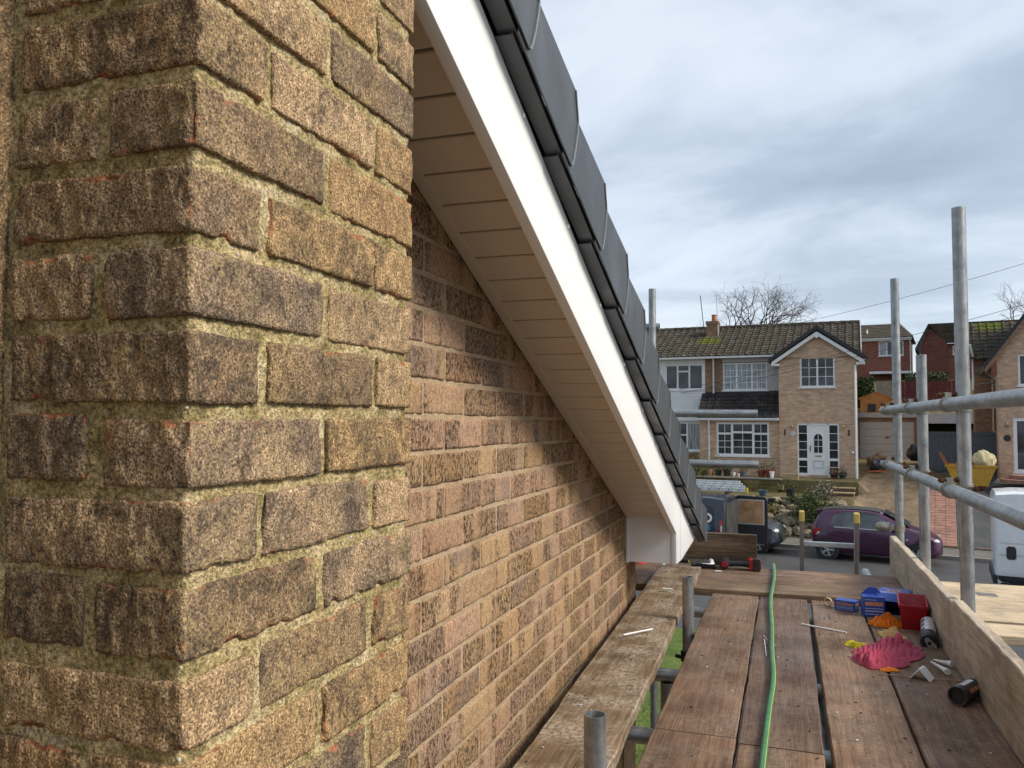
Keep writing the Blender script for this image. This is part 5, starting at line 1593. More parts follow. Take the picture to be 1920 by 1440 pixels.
mb = MB(); mb.add([(0.50, -0.32, zc_(10.45)), (6, -0.32, zc_(10.45)), (6, 0.1, zc_(9.18)), (1.45, 0.1, zc_(9.18))], [(0, 1, 2, 3)]); mb.add([(0.50, -0.32, zc_(10.45)), (6, -0.32, zc_(10.45)), (6, 6, zc_(10.0)), (0.5, 6, zc_(10.0))], [(0, 1, 2, 3)]); mb.build('roof', M_RT3, b2)
mb = MB(); mb.box(1.50, 6, 0.0, 0.10, zc_(9.10), zc_(9.18)); mb.build('gutter', M_BLKT, b2)

# brick house on the right, gable end to the street
b3 = tag(empty('gabled_house', FW(6.22, 0.5, 1.55), FA), 'buff brick house with steep front gable and mossy side roof at the right edge', 'house')
ze_ = lambda z: z - 1.55
wu = (0.66, 1.9, ze_(4.98), ze_(6.13)); wd = (0.46, 1.5, ze_(1.80), ze_(3.80))
mb = MB(); facade(mb, 0.0, 4.6, 0, ze_(6.14), 0, [wd, wu])
mb.add([(0, 0, ze_(6.14)), (4.6, 0, ze_(6.14)), (2.3, 0, ze_(9.38))], [(0, 1, 2)])
mb.box(0.0, 0.012, 0.003, 7, 0, ze_(5.4)); mb.build('wall', M_FB, b3)
mb = MB(); mb.box(0.1, 4.5, 0.14, 0.17, 0, ze_(6.3)); mb.build('room_lining', M_ROOM, b3)
window(b3, *wu, 0, cols=(0.5, 0.5)); window(b3, *wd, 0, cols=(1.0,), fw=0.12)
mb = MB(); mb.prism([(-0.42, ze_(5.60)), (2.3, ze_(9.44)), (2.3, ze_(9.62)), (-0.46, ze_(5.74))], -0.22, 6, 'xz'); mb.build('roof', M_BLKT, b3)
mb = MB(); mb.prism([(-0.38, ze_(5.46)), (2.3, ze_(9.24)), (2.3, ze_(9.43)), (-0.42, ze_(5.59))], -0.22, -0.16, 'xz'); mb.build('bargeboard', M_FB2, b3)
mb = MB(); mb.box(-0.62, 0.0, 4.5, 7.0, 0, ze_(6.35)); mb.build('side_wall', M_FB2, b3)
sr = None
mb = MB(); mb.add([(-0.95, 4.1, ze_(6.30)), (3.0, 4.1, ze_(6.30)), (3.0, 6.6, ze_(8.05)), (-0.95, 6.6, ze_(8.05))], [(0, 1, 2, 3)]); sr = mb.build('side_roof', M_BLKT, b3)
M_RT4 = mat_rooftile('mossy_roof_tile', [(0.030, 0.026, 0.022), (0.060, 0.050, 0.038), (0.100, 0.080, 0.055)], 0.5, (0.0, 6.4, ze_(7.95)))
tiles(sr, 'roof_tile', -0.95, 2.0, 4.1, ze_(6.30), 6.6, ze_(8.05), M_RT4, 0.30, 0.30, None, 5)
mb = MB(); mb.box(-0.05, 0.75, 3.92, 4.04, ze_(6.20), ze_(6.33)); mb.build('gutter', M_WHITE, b3)
mb = MB(); mb.tube([(-0.75, 4.0, ze_(6.9)), (-0.66, 4.2, ze_(6.4)), (-0.66, 4.42, ze_(6.2)), (-0.66, 4.42, ze_(5.0))], 0.04, 8); mb.build('downpipe', M_WHITE, b3)
mb = MB(); mb.tube([(-0.36, -0.1, ze_(5.45)), (-0.10, -0.06, ze_(5.2)), (-0.10, -0.06, ze_(3.3))], 0.04, 8); mb.tube([(-0.5, 1.2, ze_(5.1)), (-0.10, -0.06, ze_(5.1))], 0.035, 8); mb.build('soil_pipe', M_BLACK, b3)
mb = MB(); mb.lathe([(0.11, -0.04), (0.12, -0.004)], (0.27, 0, ze_(3.05)), 'y', 16); mb.build('house_plaque', M_BLACK, b3, smooth=True)
mb = MB(); mb.ball((0.27, -0.07, ze_(3.55)), 0.06, 10, 6, (1, 1, 2)); mb.build('wall_lamp', M_CLAMP, b3, smooth=True)
mb = MB(); mb.lathe([(1.15, ze_(1.50)), (1.15, ze_(1.62)), (0.85, ze_(1.63)), (0.85, ze_(1.76)), (0.3, ze_(1.77))], (1.1, -0.9, 0), 'z', 28); o = mb.build('round_steps', M_SETT, b3)

# slate-grey gate
gt = tag(empty('boarded_gate', FW(3.80, 2.0, 1.56), FA), 'tall slate grey boarded gate between the garage and the gabled house', 'gate')
M_SLATE = pm('slate_grey_paint', (0.070, 0.080, 0.092), 0.6, var=0.15)
for i in range(11):
    mb = MB(); mb.box(i * 0.218 + 0.003, (i + 1) * 0.218 - 0.003, (0.0 if i % 2 else 0.006), 0.03, 0.06, 1.70); mb.build('board', M_SLATE, gt)
mb = MB(); mb.box(0, 2.40, -0.03, -0.002, 1.58, 1.68); mb.box(0, 2.40, -0.03, -0.002, 0.15, 0.25); mb.build('rail', M_SLATE, gt)
for x in (-0.13, 2.40):
    mb = MB(); mb.box(x, x + 0.12, -0.04, 0.08, 0, 1.78); mb.build('post', M_FB2 if x < 0 else M_SLATE, gt)

# skip
sk = tag(empty('skip', FW(5.28, -0.2, 1.24), FA), 'yellow builders skip with rubbish on the tarmac drive in front of the grey gate', 'skip')
M_SKIP = pm('yellow_skip_paint', (0.50, 0.27, 0.018), 0.55, var=0.15, dirt=0.35, scale=5)
outer = [(-0.52, 0.10), (0.52, 0.10), (0.80, 0.80), (-0.80, 0.80)]
mb = MB()
for (a, b), (c, d) in zip(outer, outer[1:] + outer[:1]):
    if b > 0.7 and d > 0.7:
        continue
    n_ = Vector((d - b, -(c - a))).normalized() * 0.03
    mb.prism([(a, b), (c, d), (c - n_.x, d - n_.y), (a - n_.x, b - n_.y)], -0.5, 0.5, 'xz')
mb.prism(outer, -0.515, -0.49, 'xz'); mb.prism(outer, 0.49, 0.515, 'xz')
mb.box(-0.83, 0.83, -0.54, -0.50, 0.76, 0.84); mb.box(-0.83, 0.83, 0.50, 0.54, 0.76, 0.84); mb.build('skip_body', M_SKIP, sk)
mb = MB(); mb.prism([(-0.83, 0.82), (-1.02, 1.26), (-0.95, 1.28), (-0.70, 0.82)], -0.53, -0.49, 'xz'); mb.prism([(-0.83, 0.82), (-1.02, 1.26), (-0.95, 1.28), (-0.70, 0.82)], 0.49, 0.53, 'xz'); mb.build('raised_end', pm('rusty_orange_skip', (0.30, 0.105, 0.04), 0.8, dirt=0.3), sk)
for x in (-0.35, 0.35):
    mb = MB(); mb.box(x - 0.08, x + 0.08, -0.45, 0.45, 0, 0.10); mb.build('skid', M_RUST, sk)


def lump(label, name, loc, dims, seed, mat, cat, rz=0):
    V_, F_ = box_grid(1, 1, 1, 0.09)
    n_ = V_ / np.maximum(np.linalg.norm(V_, axis=1, keepdims=True), 1e-6)
    P_ = n_ * 0.5 * (1 + 0.45 * fbm(n_ * 2.1 + seed, 3, seed))[:, None] * np.array(dims)
    P_[:, 2] = np.maximum(P_[:, 2], -0.3 * dims[2])
    o = mesh_obj(name, P_.tolist(), F_.tolist(), mat, smooth=True, loc=loc, rot=(0, 0, rz), sharp=50)
    return tag(o, label, cat)


lump('pale yellow rubble bag heaped in the skip', 'rubble_bag', FW(5.70, -0.2, 2.20), (0.66, 0.6, 0.85), 4, pm('cream_sack', (0.60, 0.52, 0.30), 0.85, dirt=0.2), 'bag')
lump('reddish rubble in the middle of the skip', 'rubble_heap', FW(5.15, -0.2, 2.00), (0.8, 0.7, 0.45), 7, pm('brick_rubble', (0.22, 0.07, 0.045), 0.9, var=0.4), 'rubble')
# clutter at the top of the drive
lump('heap of brown branches beside the garage door', 'brushwood_heap', FW(1.95, 3.4, 1.85), (0.9, 0.8, 0.9), 12, pm('brushwood', (0.17, 0.11, 0.07), 0.95, var=0.5, scale=14), 'heap')
lump('black refuse sacks by the corner of the house', 'refuse_sacks', FW(1.98, 2.0, 1.78), (0.55, 0.6, 0.6), 15, M_BLACK, 'sacks')
lump('dark bundle beside the garage', 'tarpaulin_bundle', FW(3.35, 6.6, 2.15), (0.8, 0.6, 0.9), 19, M_BLACK, 'bundle')
mb = MB(); mb.box(0, 0.75, 0, 0.06, 0, 0.06); o = mb.build('wood_plank', pm('orange_plank', (0.50, 0.12, 0.05), 0.7), loc=FW(1.7, 1.3, 1.60), rot=(0, R(-4), FA)); tag(o, 'orange painted plank on the ground by the refuse sacks', 'plank')
for i, (u, v, c, lb) in enumerate(((3.62, 1.2, (0.25, 0.16, 0.11), 'brown timber post leaning by the grey gate'), (3.76, 0.4, (0.42, 0.40, 0.36), 'pale stub post beside the brick path'))):
    mb = MB(); mb.box(-0.06, 0.06, -0.06, 0.06, 0, 0.95 - 0.1 * i); o = mb.build('gate_post', pm('post_paint_%s' % 'ab'[i], c, 0.9, dirt=0.2), loc=FW(u, v, interp(v, DRIVE)), rot=(0, 0, FA), bevel=0.01); tag(o, lb, 'post')

# ================================================================== FRONT GARDEN
M_STONE = mat_ground('garden_stone', [(0.28, (0.11, 0.09, 0.06)), (0.5, (0.23, 0.19, 0.125)), (0.72, (0.36, 0.30, 0.20))], 5, 40)
rk = tag(empty('rockery', FW(0, -5.0, -0.3), FA), 'rough stone rockery bank below the house, facing the street', 'rockery')
rr = random.Random(17); stones = []
for s in range(7):
    V_, F_ = box_grid(1, 1, 1, 0.24)
    n_ = V_ / np.maximum(np.linalg.norm(V_, axis=1, keepdims=True), 1e-6)
    P_ = (n_ * 0.45 + V_ * 0.35) * (1 + 0.30 * fbm(n_ * 1.8 + s * 3, 2, s + 40))[:, None]
    me = bpy.data.meshes.new('stone'); me.from_pydata(P_.tolist(), [], F_.tolist()); me.materials.append(M_STONE); stones.append(me)
for row in range(6):
    u = -5.5 + rr.uniform(0, 0.2)
    while u < 1.35:
        w = rr.uniform(0.22, 0.42)
        o = obj_from('stone', rr.choice(stones), rk)
        o.scale = (w, 0.34, rr.uniform(0.17, 0.27)); v = -5.42 + row * 0.33 + rr.uniform(-0.06, 0.06)
        o.location = (u + w / 2, v + 5.0, interp(v, GARDEN) + 0.38 + rr.uniform(-0.05, 0.04)); o.rotation_euler = (rr.uniform(-0.3, 0.3), rr.uniform(-0.2, 0.2), rr.uniform(-0.5, 0.5))
        u += w * rr.uniform(0.95, 1.35)
pl_spots = [(-1.0, -4.6, 0.35), (-0.35, -3.9, 0.3), (-2.2, -4.4, 0.4), (0.95, -4.4, 0.28), (-3.3, -4.8, 0.45), (-0.7, -5.3, 0.22), (-1.7, -5.35, 0.2)]
for i, (u, v, s) in enumerate(pl_spots):
    r = tag(empty('rockery_plant', FW(u, v, interp(v, GARDEN) + 0.1), FA), ['low green plant at the middle of the rockery', 'small plant high on the rockery beside the pots', 'leafy clump on the rockery behind the open van door', 'low plant on the rockery right of the shrub', 'bushy clump at the left end of the rockery', 'tuft at the foot of the rockery by the dark car', 'small tuft at the foot of the rockery left of the dark car'][i], 'plant', 'plants on the rockery')
    mb = MB(); leaves(mb, 260, lambda q: (q.gauss(0, s * 0.4), q.gauss(0, s * 0.4), abs(q.gauss(0.05, s * 0.35)) + 0.1), 0.035, 60 + i); mb.build('foliage', M_LEAF if i % 2 else M_LEAFY, r)
# shrub above the kerb
sb = tag(empty('shrub', FW(0.42, -4.95, 0.0), FA), 'rounded evergreen shrub with bronze tips between the rockery and the purple car', 'shrub')


def shrubfn(q):
    while True:
        x, y, z = q.uniform(-1, 1), q.uniform(-1, 1), q.uniform(-1, 1); d = x * x + y * y + z * z
        if 0.25 < d < 1:
            k = 1 + 0.22 * math.sin(5 * x + 3 * z) * math.cos(4 * y + 1)
            return (x * 0.60 * k, y * 0.55 * k, 0.62 + z * 0.60 * k)


mb = MB(); leaves(mb, 3400, shrubfn, 0.036, 5); mb.build('foliage', M_LEAFR, sb)
mb = MB()
for i in range(7):
    a = i * 0.9; mb.tube([(0, 0, 0), (0.15 * math.cos(a), 0.15 * math.sin(a), 0.4), (0.35 * math.cos(a), 0.35 * math.sin(a), 0.85)], [0.03, 0.02, 0.008], 5)
mb.build('stem', M_BARK, sb)
gb2 = tag(empty('pampas_clump', FW(0.62, -3.6, 0.70), FA), 'grey-green feathery clump behind the evergreen shrub', 'plant')
mb = MB(); leaves(mb, 900, lambda q: (q.gauss(0, 0.2), q.gauss(0, 0.18), abs(q.gauss(0.35, 0.2))), 0.04, 77); mb.build('foliage', mat_leaf('grey_leaf', [(0.3, (0.10, 0.10, 0.07)), (0.7, (0.22, 0.19, 0.14))]), gb2)
mb = MB(); mb.tube([(0, 0, 0), (0, 0, 0.4)], 0.02, 5); mb.build('stem', M_BARK, gb2)
ys_ = tag(empty('yellow_shrub', FW(-4.55, -1.1, 1.25), FA), 'yellow-green shrub at the left end of the front terrace', 'shrub')
mb = MB(); leaves(mb, 1500, lambda q: (q.gauss(0, 0.35), q.gauss(0, 0.3), abs(q.gauss(0.3, 0.28))), 0.04, 78); mb.build('foliage', M_LEAFY, ys_)
mb = MB(); mb.tube([(0, 0, 0), (0, 0, 0.5)], 0.03, 5); mb.build('stem', M_BARK, ys_)
# mossy retaining wall of the terrace
rw = tag(empty('terrace_wall', FW(0, -1.62, 0.80), FA), 'low mossy retaining wall holding up the front terrace', 'wall')
M_MOSSW = mat_ground('mossy_wall', [(0.3, (0.085, 0.075, 0.022)), (0.5, (0.165, 0.130, 0.050)), (0.7, (0.26, 0.20, 0.105))], 2.5, 30, obj=True)
for row in range(3):
    for i in range(9):
        x0_ = -5.4 + i * 0.46 + (0.2 if row % 2 else 0)
        mb = MB(); mb.box(x0_, x0_ + 0.445, -0.10 + random.uniform(0, 0.02), 0.06, row * 0.185, row * 0.185 + 0.175); mb.build('block', M_MOSSW, rw, bevel=0.01)
mb = MB(); mb.box(-5.4, -1.15, -0.14, 0.10, 0.56, 0.61); mb.build('coping', M_KERB, rw)
# tan path edging and steps up to the door
te = tag(empty('front_steps', FW(0, -1.3, 0.55), FA), 'buff stone steps and terrace edging leading up to the white front door', 'steps')
M_TAN = pm('buff_paving', (0.40, 0.29, 0.16), 0.9, var=0.25, scale=4, dirt=0.25)
for i in range(7):
    mb = MB(); mb.box(-1.12 + i * 0.375, -1.12 + (i + 1) * 0.375 - 0.01, -0.10, 1.25, 0.74, 0.80); mb.build('paving_slab', M_TAN, te, bevel=0.008)
mb = MB(); mb.box(-1.10, 1.46, -0.02, 1.2, 0.0, 0.735); mb.build('riser', M_MOSSW, te)
mb = MB(); mb.box(-1.12, -0.55, -0.16, -0.02, 0.55, 1.05); mb.build('planter', M_TAN, te, bevel=0.01)
for i in range(4):
    mb = MB(); zt = 0.62 - i * 0.165; mb.box(0.70, 1.50, -0.45 - i * 0.34, -0.04 - i * 0.34, zt - 0.05, zt); mb.build('tread', M_TAN, te, bevel=0.01)
    mb = MB(); mb.box(0.72, 1.48, -0.40 - i * 0.34, -0.06 - i * 0.34, -0.35, zt - 0.052); mb.build('riser', pm('dark_riser', (0.12, 0.09, 0.06), 0.9) if i == 0 else bpy.data.materials['dark_riser'], te)
mb = MB(); mb.box(1.52, 1.86, -1.9, -1.5, -0.1, 0.08); mb.build('pier_cap', pm('yellow_stone_cap', (0.55, 0.40, 0.16), 0.9), te, bevel=0.02)
mb = MB(); mb.box(1.55, 1.83, -1.87, -1.53, -1.0, -0.1); mb.build('pier', M_FB, te)


def pot(label, u, v, z, r, h, col, plant=None, seed=0):
    o = tag(empty('plant_pot', FW(u, v, z), FA), label, 'pot', 'plant pots in the front garden')
    mb = MB(); mb.lathe([(r * 0.68, 0), (r * 0.95, h * 0.85), (r * 1.08, h * 0.86), (r * 1.08, h), (r * 0.9, h), (r * 0.85, h * 0.9)], (0, 0, 0), 'z', 14); mb.build('pot_body', pm('glaze_%d' % seed, col, 0.5), o, smooth=True)
    if plant:
        mb = MB(); leaves(mb, 160, lambda q: (q.gauss(0, r * 0.7), q.gauss(0, r * 0.7), h + abs(q.gauss(0, r * 0.9))), 0.03, 90 + seed); mb.build('foliage', plant, o)
    return o


M_TWIG = mat_leaf('dead_stem', [(0.3, (0.10, 0.055, 0.035)), (0.7, (0.24, 0.13, 0.08))])
tz = 1.41
pot('dark red pot near the porch corner', -1.72, -1.0, tz, 0.20, 0.30, (0.20, 0.04, 0.03), M_LEAFR, 1)
pot('second red-brown pot under the bay window by the porch corner', -2.05, -0.9, tz, 0.17, 0.24, (0.22, 0.06, 0.04), M_TWIG, 2)
pot('white goose-shaped ornament pot at the end of the terrace', -1.55, -1.42, tz + 0.01, 0.09, 0.24, (0.72, 0.72, 0.68), None, 3)
pot('black square-sided pot in the middle of the terrace', -3.35, -1.2, tz, 0.17, 0.28, (0.02, 0.025, 0.022), M_LEAF, 4)
pot('blue-grey pot on the terrace under the bay window', -2.75, -1.15, tz, 0.17, 0.20, (0.10, 0.12, 0.17), M_TWIG, 5)
pot('dark green pot left of the black pot', -3.72, -1.1, tz, 0.14, 0.24, (0.03, 0.045, 0.03), M_TWIG, 6)
pot('small white ornament pot on the terrace wall', -3.0, -1.5, tz + 0.01, 0.06, 0.16, (0.75, 0.70, 0.60), None, 7)
pot('tiny cream ornament pot beside the white one', -2.82, -1.52, tz + 0.01, 0.05, 0.13, (0.70, 0.55, 0.42), None, 8)
pot('pink terracotta pot at the left of the terrace', -4.05, -1.25, tz, 0.12, 0.26, (0.46, 0.26, 0.20), M_LEAFR, 9)
pot('glazed teal pot on its side high on the rockery', -1.55, -3.2, 0.85, 0.17, 0.22, (0.05, 0.10, 0.12), None, 10)
pot('tall black pot on the rockery left of the shrub', -0.55, -3.3, 0.85, 0.17, 0.32, (0.02, 0.02, 0.025), M_LEAF, 11)
pot('short black bucket pot on the rockery slope', -1.05, -4.2, 0.62, 0.15, 0.24, (0.015, 0.015, 0.018), None, 12)
pot('dark planter bowl with red flowers beside the front door', 0.62, -0.35, tz + 0.02, 0.17, 0.16, (0.04, 0.02, 0.02), M_TWIG, 13)
pot('green planter bowl at the right of the front door', 0.92, -0.3, tz + 0.02, 0.15, 0.15, (0.02, 0.045, 0.035), M_LEAF, 14)

# ================================================================== TREES AND CABLES
def bare_tree(label, u, v, z, hgt, seed, spread=1.0, trunk=0.22, depth=6):
    r = tag(empty('bare_tree', FW(u, v, z), FA), label, 'tree', 'leafless trees behind the houses')
    rr = random.Random(seed); mt = MB(); mc = MB()

    def grow(p, d, L, rad, lev):
        m = p + d * L * 0.5 + Vector((rr.uniform(-1, 1), rr.uniform(-1, 1), rr.uniform(-0.3, 0.6))) * L * 0.07
        e_ = p + d * L
        (mt if lev < 2 else mc).tube([p, m, e_], [rad, rad * 0.86, rad * 0.70], 6 if lev < 3 else 3, cap=False)
        if lev >= depth:
            return
        n_ = 4 if lev < 2 else rr.choice((2, 3, 3))
        for k in range(n_):
            a = rr.uniform(0, 6.28); s = (0.42 + 0.32 * rr.random()) * spread
            o = d.orthogonal().normalized(); o.rotate(Matrix.Rotation(a, 3, d))
            nd = (d * math.cos(s) + o * math.sin(s) + Vector((0, 0, 0.10))).normalized()
            grow(e_ if k else m.lerp(e_, 0.75), nd, L * rr.uniform(0.62, 0.84), rad * rr.uniform(0.48, 0.62), lev + 1)

    grow(Vector((0, 0, 0)), Vector((0, 0, 1)), hgt * 0.30, trunk, 0)
    mt.build('trunk', M_BARK, r, smooth=True); mc.build('crown', M_BARK, r)


bare_tree('leafless tree with a wide crown rising behind the semi-detached house roof', -6.5, 16, 4.6, 8.4, 23, 1.25, 0.22, 7)
bare_tree('thin leafless treetop at the right edge behind the mossy roof', 9.6, 22, 5.0, 7.4, 5, 1.1, 0.15, 6)
M_WIRE = pm('overhead_wire', (0.05, 0.05, 0.055), 0.7)


def cable(label, a, b, sag):
    a, b = Vector(a), Vector(b); mb = MB()
    mb.tube([a.lerp(b, t / 20) - Vector((0, 0, sag * 4 * (t / 20) * (1 - t / 20))) for t in range(21)], 0.008, 5)
    tag(mb.build('overhead_cable', M_WIRE), label, 'cable', 'overhead telephone cables')


cable('upper overhead cable crossing the sky above the roofs at right', FW(-1.7, 4.6, 8.15), FW(12, -4, 10.2), 0.25)
cable('lower overhead cable running towards the red brick house', FW(2.3, 29.5, 9.2), FW(14, -3, 9.0), 0.5)
cable('overhead cable crossing in front of the porch wing window', FW(-6.6, 1.0, 4.95), FW(12, -6.5, 8.6), 0.3)
cable('second cable just below the first in front of the white wall', FW(-6.6, 1.0, 4.80), FW(12, -6.5, 8.3), 0.35)

# ================================================================== VEHICLES
def shell(st):
    """half ring per station (x, zb, zbelt, ztop, wb, wbelt, wtop)"""
    out = []
    for (x, zb_, zl, zt, wb_, wl_, wt_) in st:
        out.append((x, [(wb_ * 0.90, zb_), (wb_, zb_ + 0.10), (wl_ * 1.0, (zb_ + zl) / 2), (wl_ * 0.985, zl), ((wl_ + wt_) / 2, (zl + zt) / 2), (wt_, zt - 0.05 * min(1, (zt - zl) * 3)), (wt_ * 0.82, zt - 0.008), (wt_ * 0.4, zt + 0.004), (0.0, zt + 0.008)]))
    return out


def side_y(sh_, x, z):
    for (xa, ra), (xb, rb) in zip(sh_, sh_[1:]):
        if xa <= x <= xb:
            t = (x - xa) / (xb - xa)
            ring = [(p[0] * (1 - t) + q[0] * t, p[1] * (1 - t) + q[1] * t) for p, q in zip(ra, rb)]
            for (w0, z0_), (w1, z1_) in zip(ring, ring[1:]):
                if z0_ <= z <= z1_:
                    f = (z - z0_) / max(z1_ - z0_, 1e-6); return w0 + (w1 - w0) * f
            return ring[-1][0] if z > ring[-1][1] else ring[0][0]
    return sh_[0][1][3][0]


def shell_mesh(mb, sh_):
    m = len(sh_[0][1]); vs_ = []
    for x, ring in sh_:
        full = [(-w, z) for w, z in ring] + [(w, z) for w, z in ring[-2::-1]]
        vs_ += [(x, w, z) for w, z in full]
    k = 2 * m - 1; fs_ = []
    for i in range(len(sh_) - 1):
        for j in range(k - 1):
            fs_.append((i * k + j, i * k + j + 1, (i + 1) * k + j + 1, (i + 1) * k + j))
        fs_.append((i * k + k - 1, i * k, (i + 1) * k, (i + 1) * k + k - 1))
    fs_.append(tuple(range(k - 1, -1, -1))); fs_.append(tuple((len(sh_) - 1) * k + j for j in range(k)))
    mb.add(vs_, fs_)


def side_patch(mb, sh_, poly, off, sides=(-1, 1), res=0.10):
    """polygon given in (x, z) laid on the flank of the shell, both sides"""
    bm = bmesh.new(); vs_ = [bm.verts.new((x, 0, z)) for x, z in poly]; bm.faces.new(vs_)
    xs = sorted(p[0] for p in poly); zs_ = sorted(p[1] for p in poly)
    for lo, hi, nrm in ((xs[0], xs[-1], (1, 0, 0)), (zs_[0], zs_[-1], (0, 0, 1))):
        c = lo + res
        while c < hi:
            bmesh.ops.bisect_plane(bm, geom=bm.verts[:] + bm.edges[:] + bm.faces[:], plane_co=Vector(nrm) * c, plane_no=nrm); c += res
    bm.verts.ensure_lookup_table(); bm.verts.index_update()
    for s in sides:
        mb.add([(v.co.x, s * (side_y(sh_, v.co.x, v.co.z) + off), v.co.z) for v in bm.verts], [tuple(v.index for v in (f.verts if s > 0 else reversed(f.verts))) for f in bm.faces])
    bm.free()


M_RIMW = pm('alloy', (0.50, 0.51, 0.52), 0.35, 0.6); M_LAMP = pm('headlamp_glass', (0.62, 0.64, 0.66), 0.12, 0.3); M_TAIL = pm('tail_lamp', (0.42, 0.012, 0.02), 0.18)
M_CGLASS = mat_glass('car_glass', (0.045, 0.055, 0.06))


def wheel(root, x, y, r, w=0.17):
    o = empty('wheel'); o.parent = root; o.location = (x, y, r); s = -1 if y < 0 else 1
    mb = MB(); mb.lathe([(r * 0.66, -w / 2), (r * 0.92, -w / 2), (r, -w * 0.3), (r, w * 0.3), (r * 0.92, w / 2), (r * 0.66, w / 2)], (0, 0, 0), 'y', 28, closed=True); mb.build('tyre', M_RUBBER, o, smooth=True)
    mb = MB(); mb.lathe([(r * 0.60, s * w * 0.30), (r * 0.67, s * w * 0.50), (r * 0.69, s * w * 0.46), (r * 0.64, s * w * 0.22)], (0, 0, 0), 'y', 28, closed=True)
    mb.lathe([(0.001, s * w * 0.44), (r * 0.16, s * w * 0.42), (r * 0.17, s * w * 0.30)], (0, 0, 0), 'y', 14)
    for k in range(5):
        for d_ in (-0.14, 0.14):
            a = k * 2 * math.pi / 5 + d_; b = len(mb.v); mb.box(r * 0.12, r * 0.64, -0.012 + s * w * 0.38, 0.012 + s * w * 0.38, -r * 0.045, r * 0.045); mb.xf(Matrix.Rotation(a, 4, 'Y'), b)
    mb.build('rim', M_RIMW, o)
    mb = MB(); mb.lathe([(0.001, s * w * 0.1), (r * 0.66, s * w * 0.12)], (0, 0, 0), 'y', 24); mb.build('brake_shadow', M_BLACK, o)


def car_lamp(mb, x, y, z, sx, sy, sz):
    mb.ball((x, y, z), 1.0, 14, 8, (sx, sy, sz))


